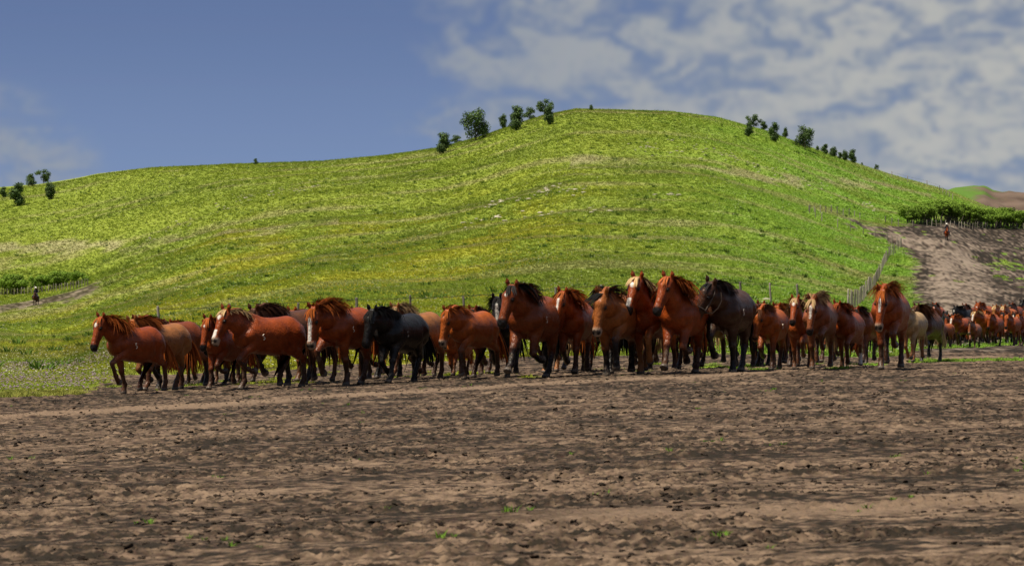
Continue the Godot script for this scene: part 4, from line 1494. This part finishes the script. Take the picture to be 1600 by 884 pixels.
func build_horses() -> void:
	coat_mat = mat(Color.WHITE, .40, true, .32)
	coat_mat.heightmap_enabled = true
	coat_mat.heightmap_texture = noise_tex(.06, 256, false, 1.0, 4, 21)
	coat_mat.heightmap_scale = 1.1
	coat_mat.uv1_triplanar = true
	coat_mat.uv1_scale = Vector3(2.2, 1.0, 2.2)
	eye_mesh = SphereMesh.new()
	eye_mesh.radius = .026
	eye_mesh.height = .052
	eye_mesh.radial_segments = 10
	eye_mesh.rings = 6
	horse_field()
	for i in e_a.size():
		all_list.append(i)
		if e_bone[i] in [1, 2, 3]: neck_list.append(i)
	neck_list.append(0)
	neck_list.append(3)
	var fine := make_rig(.0215)
	print("rig ", fine.vs.size(), " ", Time.get_ticks_msec())
	var middle := make_rig(.029)
	var coarse := make_rig(.036)
	# coats: linear base colours
	var C := {
		"chestnut": Color(0.1980, 0.0410, 0.0079), "red": Color(0.1560, 0.0285, 0.0063), "orange": Color(0.2400, 0.0570, 0.0105), "bay": Color(0.1320, 0.0296, 0.0074), "dark": Color(.040, .017, .009),
		"black": Color(.009, .008, .008), "tan": Color(.22, .085, .026), "dun": Color(0.2100, 0.0661, 0.0158), "brown": Color(.070, .026, .011), "flax": Color(.38, .25, .12), "roan": Color(0.1800, 0.0570, 0.0231), "pale": Color(.27, .175, .085),
		"mouse": Color(.05, .045, .045), "sand": Color(.30, .22, .16), "rust": Color(0.1740, 0.0331, 0.0063), "ginger": Color(0.3000, 0.0752, 0.0137)}
	for h in [
		[-7.14, 54.65, 0.941, 31, "rust", "ginger", "brown", "black", "star", Vector2(-19, -6), Vector2(8, 6), 0.37, 1.25, 0.00, 0.54, 0.50, -1.0, "glossy chestnut horse with white star and full red mane, leading the herd", {"brand": true}],
		[-6.90, 56.85, 1.007, 28, "tan", "ginger", "brown", "dark", "star", Vector2(-34, 8), Vector2(17, 10), 0.65, 1.12, 0.25, 0.46, 0.40, -1.0, "pale tan-bodied chestnut with white star, half hidden behind the leading horse", {}],
		[-6.89, 58.65, 1.020, 34, "bay", "black", "black", "black", "", Vector2(-37, 0), Vector2(18, 0), 0.34, 1.12, 0.10, 0.38, 0.20, 1.0, "bay horse with black tail and dark mane, third rump behind the leading horse", {"tail": C.black}],
		[-6.30, 60.95, 0.800, 29, "red", "black", "black", "black", "", Vector2(-14, 0), Vector2(2, 0), 0.87, 1.12, 0.25, 0.28, 0.60, 1.0, "young dark-maned bay with upright mane behind the bay rump", {"brand": true}],
		[-6.22, 61.95, 0.814, 22, "chestnut", "flax", "brown", "pale", "blaze", Vector2(-11, 6), Vector2(3, 0), 0.72, 1.12, 0.20, 0.38, 0.50, -1.0, "small flaxen-maned chestnut with white blaze peeping out behind a star-faced horse", {}],
		[-5.47, 55.35, 0.890, 19, "rust", "ginger", "dark", "black", "spot", Vector2(-20, 4), Vector2(5, -4), 0.21, 1.25, 0.00, 0.44, 0.30, -1.0, "chestnut with small white spot and wispy forelock beside the blond-maned horse", {}],
		[-4.66, 54.85, 1.025, 46, "rust", "flax", "dark", "sand", "starsnip", Vector2(-28, 8), Vector2(22, 0), 0.25, 1.12, 0.08, 0.26, 0.30, 1.0, "chestnut with blond mane and white nose, walking nearly side-on", {"brand": true, "fore": .22, "tail": C.brown}],
		[-4.41, 57.45, 1.122, 32, "brown", "dark", "black", "black", "", Vector2(-42, 0), Vector2(23, 0), 0.85, 1.12, 0.20, 0.38, 0.20, -1.0, "brown bay with high rump and dark tail behind the blond-maned horse", {}],
		[-3.17, 55.25, 1.096, 25, "rust", "ginger", "dark", "sand", "blaze", Vector2(-42, -6), Vector2(13, 0), 0.86, 1.12, 0.25, 0.44, 0.70, -1.0, "chestnut lowering its head with a broad white blaze", {"brand": true}],
		[-4.08, 59.95, 0.984, 24, "orange", "orange", "brown", "pale", "", Vector2(-27, 0), Vector2(13, 0), 0.23, 1.12, 0.00, 0.38, 0.30, -1.0, "orange chestnut hidden between the blazed horse and the brown bay", {}],
		[-2.16, 55.85, 1.035, 24, "black", "black", "black", "black", "", Vector2(-34, -6), Vector2(13, -6), 0.63, 1.12, 0.25, 0.38, 0.10, -1.0, "jet black horse with pricked ears and plain face", {"brand": true}],
		[-2.79, 59.65, 0.979, 22, "black", "black", "black", "black", "", Vector2(-29, 0), Vector2(13, 0), 0.23, 1.12, 0.20, 0.36, 0.30, 1.0, "second black horse, only its poll and mane showing behind the blazed chestnut", {}],
		[-1.93, 59.05, 1.027, 28, "tan", "flax", "brown", "pale", "", Vector2(-31, 10), Vector2(16, 0), 0.11, 1.12, 0.20, 0.41, 0.50, -1.0, "tan horse with straw-coloured mane behind the jet black horse", {"tail": C.orange}],
		[-1.67, 61.05, 0.902, 24, "orange", "brown", "dark", "sand", "", Vector2(-34, 0), Vector2(16, 0), 0.21, 1.12, 0.20, 0.36, 0.20, 1.0, "orange-brown horse whose rump shows beside the tan horse", {}],
		[-0.77, 56.35, 0.989, 25, "orange", "ginger", "dark", "sand", "", Vector2(-40, -4), Vector2(16, -6), 0.42, 1.12, 0.00, 0.38, 0.40, 1.0, "shaggy orange chestnut without face marking, head carried low", {"brand": false, "fore": .22}],
		[-1.10, 59.25, 0.642, 20, "orange", "orange", "brown", "pale", "", Vector2(-15, 0), Vector2(2, 0), 0.58, 1.12, 0.20, 0.23, 0.30, 1.0, "foal tucked under the neck of the shaggy orange chestnut", {}],
		[-0.13, 58.05, 0.991, 12, "black", "black", "black", "black", "roan", Vector2(-10, 4), Vector2(-6, 8), 0.80, 1.12, 0.00, 0.38, 0.80, 1.0, "black horse with frosted white face beside the tall bay", {}],
		[0.44, 55.85, 1.200, 20, "bay", "black", "black", "black", "spot", Vector2(-22, -4), Vector2(11, -8), 0.10, 1.56, 0.00, 0.46, 0.50, -1.0, "tall bay with black mane lifting one foreleg high", {"brand": true, "sway": -.5}],
		[1.25, 57.25, 1.080, 12, "chestnut", "ginger", "dark", "black", "stripe", Vector2(-22, -6), Vector2(9, -10), 0.65, 1.12, 0.10, 0.59, 0.40, -1.0, "chestnut with long orange mane and faint stripe beside the tall bay", {}],
		[0.96, 60.65, 0.995, 18, "sand", "pale", "tan", "pale", "", Vector2(-22, -14), Vector2(9, -10), 0.22, 1.12, 0.20, 0.36, 0.20, 1.0, "sandy pale horse hidden behind the tall bay", {}],
		[2.00, 56.05, 1.186, 11, "dun", "black", "black", "sand", "", Vector2(-39, -6), Vector2(17, -4), 0.41, 1.31, 0.00, 0.46, 0.40, 1.0, "golden bay with black forelock blown over one cheek", {"sway": .9, "fore": .30}],
		[2.69, 56.85, 1.156, 12, "rust", "flax", "tan", "black", "starsnip", Vector2(-3, -8), Vector2(0, -8), 0.39, 1.38, 0.00, 0.46, 0.40, -1.0, "tall chestnut with blond mane, diamond star and white snip", {"fore": .30}],
		[3.32, 56.15, 1.142, 17, "rust", "ginger", "dark", "black", "", Vector2(-7, -6), Vector2(2, -12), 0.13, 1.50, 0.04, 0.56, 0.50, -1.0, "tall red chestnut with flowing red mane, striding out", {}],
		[4.30, 57.25, 1.221, 18, "dark", "black", "black", "brown", "", Vector2(-31, -8), Vector2(17, -22), 0.82, 1.12, 0.25, 0.38, 0.10, -1.0, "dark brown horse wearing a halter, ribs showing", {"halter": true, "brand": true}],
		[5.31, 59.25, 0.943, 16, "orange", "brown", "dark", "tan", "", Vector2(-42, -6), Vector2(18, -8), 0.70, 1.12, 0.20, 0.33, 0.20, -1.0, "orange bay with its head held low beside the haltered horse", {"brand": true}],
		[5.61, 62.95, 0.868, 18, "bay", "black", "black", "black", "", Vector2(-16, 0), Vector2(5, 0), 0.29, 1.12, 0.20, 0.31, 0.30, 1.0, "bay whose black mane and back show over the low-headed orange bay", {}],
		[6.09, 61.05, 0.882, 12, "chestnut", "flax", "brown", "black", "star", Vector2(0, -4), Vector2(-6, -4), 0.33, 1.25, 0.00, 0.44, 0.90, 1.0, "blond-maned chestnut with star, tucked behind the roan-backed pony", {}],
		[6.28, 59.05, 1.037, 13, "roan", "flax", "brown", "black", "stripe", Vector2(-40, -2), Vector2(17, -4), 0.32, 1.38, 0.00, 0.44, 0.70, -1.0, "roan-backed chestnut pony with shaggy blond mane and short stripe", {}],
		[7.02, 60.45, 0.903, 17, "rust", "chestnut", "brown", "black", "star", Vector2(-21, -10), Vector2(7, -14), 0.40, 1.25, 0.05, 0.38, 0.70, -1.0, "chestnut with one white hind sock and windblown mane", {"sock": 16}],
		[7.56, 57.85, 1.158, 13, "chestnut", "ginger", "dark", "sand", "stripe", Vector2(-42, -4), Vector2(19, -4), 0.27, 1.25, 0.03, 0.44, 0.40, -1.0, "big chestnut trotting at the tail of the front group beside the grass bank", {}],
		[9.21, 66.45, 0.851, 20, "pale", "pale", "tan", "sand", "", Vector2(-39, -10), Vector2(19, 0), 0.59, 1.12, 0.10, 0.33, 0.30, 1.0, "cream dun horse showing its flank behind the big chestnut", {}],
		[9.85, 68.45, 0.855, 24, "brown", "brown", "black", "black", "blaze", Vector2(-18, -10), Vector2(9, -12), 0.31, 1.50, 0.00, 0.56, 0.60, -1.0, "dark brown horse with broad white blaze turning behind the cream dun", {"tail": C.flax}],
		[18.42, 128.00, 1.022, 22, "bay", "black", "black", "black", "", Vector2(-29, 0), Vector2(14, 0), 0.68, 1.12, 0.00, 0.28, 0.40, 1.0, "bay with black mane, beside a spotted bay high on the road", {}],
		[19.14, 130.00, 1.057, 15, "chestnut", "black", "black", "black", "spot", Vector2(-29, -4), Vector2(14, 0), 0.19, 1.12, 0.00, 0.28, 0.30, -1.0, "reddish bay with small face spot, close to another bay high on the road", {}],
		[15.57, 104.00, 0.677, 33, "orange", "brown", "dark", "sand", "", Vector2(-29, 0), Vector2(14, 0), 0.84, 1.12, 0.00, 0.24, 0.30, -1.0, "small orange foal trotting behind the dark blazed horse", {}],
		[14.70, 100.00, 0.695, 29, "roan", "brown", "dark", "black", "", Vector2(-29, 0), Vector2(14, 0), 0.26, 1.12, 0.00, 0.24, 0.30, -1.0, "roan pony close behind the dark blazed horse", {}],
		[17.41, 116.00, 0.926, 11, "black", "black", "black", "black", "", Vector2(-29, 0), Vector2(12, 0), 0.41, 1.12, 0.20, 0.24, 0.20, 1.0, "black horse with pricked ears with plain face in the trailing group", {}],
		[16.76, 108.00, 0.831, 26, "chestnut", "chestnut", "dark", "sand", "blaze", Vector2(-29, -6), Vector2(14, -8), 0.38, 1.38, 0.00, 0.30, 0.30, -1.0, "chestnut with white blaze leading the trailing group", {}],
		[19.80, 126.00, 1.044, 33, "black", "black", "black", "black", "star", Vector2(-29, -6), Vector2(14, 0), 0.85, 1.12, 0.00, 0.30, 0.50, -1.0, "black shaggy horse with star rearmost in the trailing group", {}],
		[18.60, 119.00, 0.810, 31, "brown", "brown", "black", "black", "", Vector2(-29, 0), Vector2(14, 0), 0.36, 1.12, 0.00, 0.28, 0.30, -1.0, "brown horse between the shaggy black one and the blazed chestnut", {}],
		[17.26, 108.00, 0.703, 20, "roan", "black", "dark", "sand", "", Vector2(-29, -4), Vector2(13, 0), 0.70, 1.25, 0.00, 0.24, 0.20, 1.0, "small dun pony with dark forelock in the trailing group", {}],
		[18.90, 116.00, 0.961, 26, "orange", "flax", "dark", "sand", "starblaze", Vector2(-29, -8), Vector2(14, -6), 0.08, 1.38, 0.00, 0.30, 0.40, -1.0, "orange chestnut with blond forelock and blaze in the trailing group", {}],
		[21.59, 132.00, 1.132, 24, "chestnut", "chestnut", "dark", "dark", "spot", Vector2(-29, -4), Vector2(14, -4), 0.83, 1.12, 0.00, 0.28, 0.30, -1.0, "chestnut with small spot standing highest rearmost in the trailing group", {}],
		[19.36, 116.00, 0.858, 22, "rust", "chestnut", "dark", "black", "", Vector2(-29, -2), Vector2(12, -4), 0.18, 1.25, 0.00, 0.28, 0.30, 1.0, "dark red chestnut with plain face in the trailing group", {}],
		[21.19, 124.00, 0.954, 18, "chestnut", "black", "black", "dark", "", Vector2(-29, -2), Vector2(13, -4), 0.71, 1.25, 0.00, 0.28, 0.30, 1.0, "bay with black forelock beside the dark red chestnut", {}],
		[22.50, 131.00, 1.046, 22, "orange", "flax", "brown", "sand", "spot", Vector2(-29, -4), Vector2(14, -4), 0.18, 1.12, 0.00, 0.30, 0.40, 1.0, "blond-maned orange horse looking over the bay at the road edge", {}],
		[22.06, 126.00, 0.913, 20, "brown", "black", "dark", "sand", "blaze", Vector2(-29, -4), Vector2(12, -4), 0.28, 1.38, 0.00, 0.30, 0.30, -1.0, "brown horse with white blaze, close to the end of the herd", {}],
		[23.69, 136.00, 1.046, 22, "bay", "black", "black", "black", "", Vector2(-29, -2), Vector2(14, -4), 0.78, 1.12, 0.00, 0.28, 0.30, 1.0, "bay with dark poll behind the blazed brown horse", {}],
		[24.52, 138.00, 1.102, 20, "black", "black", "black", "black", "", Vector2(-29, -2), Vector2(14, -4), 0.28, 1.12, 0.00, 0.28, 0.30, 1.0, "black horse closing the herd on the road", {}],
		[-6.84, 61.95, 0.936, 26, "chestnut", "ginger", "dark", "black", "", Vector2(-32, 0), Vector2(16, 0), 0.78, 1.25, 0.15, 0.38, 0.30, -1.0, "chestnut back between the bay rump and the spotted chestnut", {}],
		[-5.49, 60.95, 0.980, 28, "red", "black", "dark", "black", "", Vector2(-32, 0), Vector2(16, 0), 0.29, 1.25, 0.15, 0.38, 0.30, 1.0, "red bay body filling the gap behind the blond-maned horse", {}],
		[-3.09, 62.25, 1.001, 24, "orange", "flax", "dark", "black", "", Vector2(-32, 0), Vector2(16, 0), 0.85, 1.25, 0.15, 0.38, 0.30, -1.0, "orange horse with blond mane showing between blazed chestnut and jet black horse", {}],
		[-0.48, 61.95, 0.976, 20, "bay", "black", "dark", "black", "", Vector2(-32, 0), Vector2(16, 0), 0.36, 1.25, 0.15, 0.38, 0.30, 1.0, "bay hindquarters between the shaggy orange chestnut and the frosted black", {}],
		[0.95, 63.45, 1.000, 22, "rust", "ginger", "dark", "black", "", Vector2(-32, 0), Vector2(16, 0), 0.82, 1.25, 0.15, 0.38, 0.30, -1.0, "rust-coloured horse in shade behind the sandy pale horse", {}],
		[1.68, 61.45, 1.029, 18, "brown", "dark", "dark", "black", "", Vector2(-32, 0), Vector2(16, 0), 0.42, 1.25, 0.15, 0.38, 0.30, 1.0, "brown horse between the striped chestnut and the golden bay", {}],
		[2.61, 62.25, 1.083, 20, "rust", "black", "dark", "black", "", Vector2(-32, 0), Vector2(16, 0), 0.14, 1.25, 0.15, 0.38, 0.30, -1.0, "rust bay showing between the golden bay and the diamond-starred chestnut", {}],
		[3.42, 62.45, 1.066, 18, "orange", "ginger", "dark", "black", "", Vector2(-32, 0), Vector2(16, 0), 0.89, 1.25, 0.15, 0.38, 0.30, 1.0, "orange legs and chest behind the tall red chestnut", {}],
		[4.16, 62.85, 1.052, 22, "tan", "flax", "dark", "black", "", Vector2(-32, 0), Vector2(16, 0), 0.36, 1.25, 0.15, 0.38, 0.30, -1.0, "tan horse in the gap before the haltered dark horse", {}],
		[5.19, 63.25, 1.018, 20, "brown", "black", "dark", "black", "", Vector2(-32, 0), Vector2(16, 0), 0.86, 1.25, 0.15, 0.38, 0.30, 1.0, "brown horse in the gap behind the haltered dark horse", {}],
		[6.10, 63.95, 0.924, 20, "rust", "ginger", "dark", "black", "", Vector2(-32, 0), Vector2(16, 0), 0.62, 1.25, 0.15, 0.38, 0.30, -1.0, "rust horse in the gap beside the low-headed orange bay", {}],
		[7.15, 64.25, 0.907, 20, "orange", "brown", "dark", "black", "", Vector2(-32, 0), Vector2(16, 0), 0.13, 1.25, 0.15, 0.38, 0.30, 1.0, "orange horse in the gap between the roan pony and the white-socked chestnut", {}],
		[8.04, 65.95, 0.888, 20, "bay", "black", "dark", "black", "", Vector2(-32, 0), Vector2(16, 0), 0.62, 1.25, 0.15, 0.38, 0.30, -1.0, "small bay in the gap before the big chestnut", {}],
		[17.34, 122.00, 0.902, 24, "chestnut", "ginger", "dark", "black", "", Vector2(-29, 0), Vector2(14, 0), 0.90, 1.25, 0.10, 0.28, 0.30, -1.0, "chestnut in the trailing group beside the grass bank", {}],
		[17.06, 112.00, 0.828, 24, "rust", "black", "dark", "black", "", Vector2(-29, 0), Vector2(14, 0), 0.58, 1.25, 0.10, 0.28, 0.30, 1.0, "rust bay between the orange foal and the blazed chestnut of the trailing group", {}],
		[20.76, 131.00, 1.066, 24, "bay", "black", "dark", "black", "spot", Vector2(-29, 0), Vector2(14, 0), 0.11, 1.25, 0.10, 0.28, 0.30, -1.0, "bay with spot behind the small dun pony of the trailing group", {}],
		[19.69, 122.00, 0.938, 24, "brown", "brown", "dark", "black", "", Vector2(-29, 0), Vector2(14, 0), 0.87, 1.25, 0.10, 0.28, 0.30, 1.0, "dull brown horse behind the blond-forelocked orange chestnut", {}],
		[20.50, 124.00, 0.990, 24, "orange", "ginger", "dark", "black", "stripe", Vector2(-29, 0), Vector2(14, 0), 0.89, 1.25, 0.10, 0.28, 0.30, -1.0, "orange horse with stripe behind the dark red chestnut", {}],
		[22.29, 132.00, 1.054, 24, "tan", "flax", "dark", "black", "", Vector2(-29, 0), Vector2(14, 0), 0.42, 1.25, 0.10, 0.28, 0.30, 1.0, "tan horse at the back beside the black-forelocked bay", {}],
		[20.57, 119.00, 0.862, 24, "chestnut", "ginger", "dark", "black", "", Vector2(-29, 0), Vector2(14, 0), 0.84, 1.25, 0.10, 0.28, 0.30, -1.0, "chestnut in front of the blazed brown horse", {}],
		[21.37, 121.00, 0.895, 24, "rust", "ginger", "dark", "black", "star", Vector2(-29, 0), Vector2(14, 0), 0.36, 1.25, 0.10, 0.28, 0.30, 1.0, "rust horse with star close to the herd end", {}],
		[23.30, 130.00, 1.019, 24, "bay", "black", "dark", "black", "", Vector2(-29, 0), Vector2(14, 0), 0.39, 1.25, 0.10, 0.28, 0.30, -1.0, "bay at the very end of the herd", {}],
	]:
		var q := {"x": h[0], "d": h[1], "s": h[2], "yaw": h[3], "coat": C[h[4]], "hair": C[h[5]], "legs": C[h[6]], "muzzle": C[h[7]], "mark": h[8], "neck": h[9], "head": h[10], "phase": h[11], "amp": h[12], "lag": h[13], "mane": h[14], "bushy": h[15], "side": h[16], "label": h[17], "group": "horses of the trotting herd"}
		q.merge(h[18])
		make_horse(fine if h[1] < 59.0 else middle if h[1] < 75.0 else coarse, q, h[1] < 75.0)
	build_riders(coarse, C)


func build_riders(rig: Rig, C: Dictionary) -> void:
	# two herdsmen far off, each astride a walking horse
	for k in 2:
		var x: float = [60.4, -61.1][k]
		var d: float = [402.0, 371.3][k]
		var q := {"x": x, "d": d, "s": 1.02 if k == 0 else .98, "yaw": 6.0, "coat": C.rust if k == 0 else C.brown, "hair": C.black, "legs": C.black, "muzzle": C.black, "mark": "", "neck": Vector2(4, 6), "head": Vector2(-8, 4), "phase": .1, "amp": .7, "lag": .25, "mane": .25, "bushy": 0.0, "side": 1.0,
			"label": ["chestnut horse ridden by a herdsman down the dirt road", "brown horse ridden by a herdsman on the ploughed corner by the hedge"][k], "group": "ridden horses"}
		var h := make_horse(rig, q, false)
		part("saddle", saddle_mesh(), strap_mat, h)
		clear_field()
		# seated figure astride, hands at the reins; forward is +x as for the horse
		cap(0, Vector3(-.06, 1.47, 0), Vector3(-.06, 1.56, 0), .15, .15, .9)
		cap(0, Vector3(-.06, 1.56, 0), Vector3(-.02, 1.92, 0), .14, .15, .78)
		cap(0, Vector3(-.02, 1.97, 0), Vector3(0, 2.08, 0), .06, .055)
		cap(0, Vector3(.01, 2.15, 0), Vector3(.02, 2.21, 0), .085, .095, 1.1, .02)
		pair(0, 0, Vector3(-.03, 1.94, .17), Vector3(-.04, 1.68, .27), .065, .05, 1.0, .04)
		pair(0, 0, Vector3(-.04, 1.68, .27), Vector3(.20, 1.56, .14), .048, .038, 1.0, .03)
		pair(0, 0, Vector3(.20, 1.56, .14), Vector3(.28, 1.545, .10), .040, .034, 1.0, .02)
		pair(0, 0, Vector3(-.06, 1.46, .10), Vector3(.24, 1.16, .375), .105, .075, 1.0, .05)
		pair(0, 0, Vector3(.24, 1.16, .375), Vector3(.10, .80, .39), .07, .05, 1.0, .03)
		pair(0, 0, Vector3(.10, .76, .39), Vector3(.26, .745, .40), .048, .038, 1.0, .03)
		var n := net(Vector3(-.45, .6, 0), Vector3(.5, 2.36, .52), .028, true, -1.0)
		var cs := PackedColorArray()
		for p: Vector3 in n[0]:
			var c := Color(.020, .022, .028)
			if p.y > 2.09: c = Color(.22, .12, .075)
			elif p.y < 1.45: c = Color(.028, .034, .055)
			if p.y < .86: c = Color(.02, .015, .012)
			if p.x > .22 and p.y > 1.5 and p.y < 1.62 and absf(p.z) < .18: c = Color(.22, .12, .075)
			cs.append(c)
		var who := thing("person", ["herdsman in dark jacket and white hat riding down the dirt road", "herdsman in dark jacket and white hat riding on the ploughed corner by the hedge"][k], "person", h.position, h.rotation.y, "mounted herdsmen")
		var body := part("body", array_mesh(n[0], n[1], cs, n[2]), mat(Color.WHITE, .85, true, .3), who)
		body.position.y = -.02
		var brim := part("hat", hat_mesh(), mat(col(.72, .70, .64), .85), who)
		brim.position = Vector3(.02, 2.255, 0)
		horse_field()


func saddle_mesh() -> ArrayMesh:
	var st := SurfaceTool.new()
	st.begin(Mesh.PRIMITIVE_TRIANGLES)
	var p := []
	for i in 9:
		for j in 9:
			var x := lerpf(-.32, .26, i / 8.0)
			var a := lerpf(-1.5, 1.5, j / 8.0)
			p.append(Vector3(x, 1.02 + cos(a) * (.34 + .05 * pow(absf(x + .03) * 3.4, 2.0)), sin(a) * .335))
	for i in 8:
		for j in 8:
			for v in [p[i * 9 + j], p[i * 9 + j + 1], p[i * 9 + 9 + j], p[i * 9 + j + 1], p[i * 9 + 10 + j], p[i * 9 + 9 + j]]: st.add_vertex(v)
	st.index()
	st.generate_normals()
	return st.commit()


func hat_mesh() -> ArrayMesh:
	var st := SurfaceTool.new()
	st.begin(Mesh.PRIMITIVE_TRIANGLES)
	var prof := [Vector2(.0, .12), Vector2(.07, .115), Vector2(.10, .08), Vector2(.105, .01), Vector2(.19, -.005), Vector2(.195, -.02), Vector2(.10, -.015)]
	for j in prof.size() - 1:
		for i in 14:
			var a := TAU * i / 14.0
			var b := TAU * (i + 1) / 14.0
			var p0 := Vector3(cos(a) * prof[j].x, prof[j].y, sin(a) * prof[j].x)
			var p1 := Vector3(cos(b) * prof[j].x, prof[j].y, sin(b) * prof[j].x)
			var p2 := Vector3(cos(a) * prof[j + 1].x, prof[j + 1].y, sin(a) * prof[j + 1].x)
			var p3 := Vector3(cos(b) * prof[j + 1].x, prof[j + 1].y, sin(b) * prof[j + 1].x)
			for v in [p0, p1, p2, p1, p3, p2]: st.add_vertex(v)
	st.index()
	st.generate_normals()
	return st.commit()
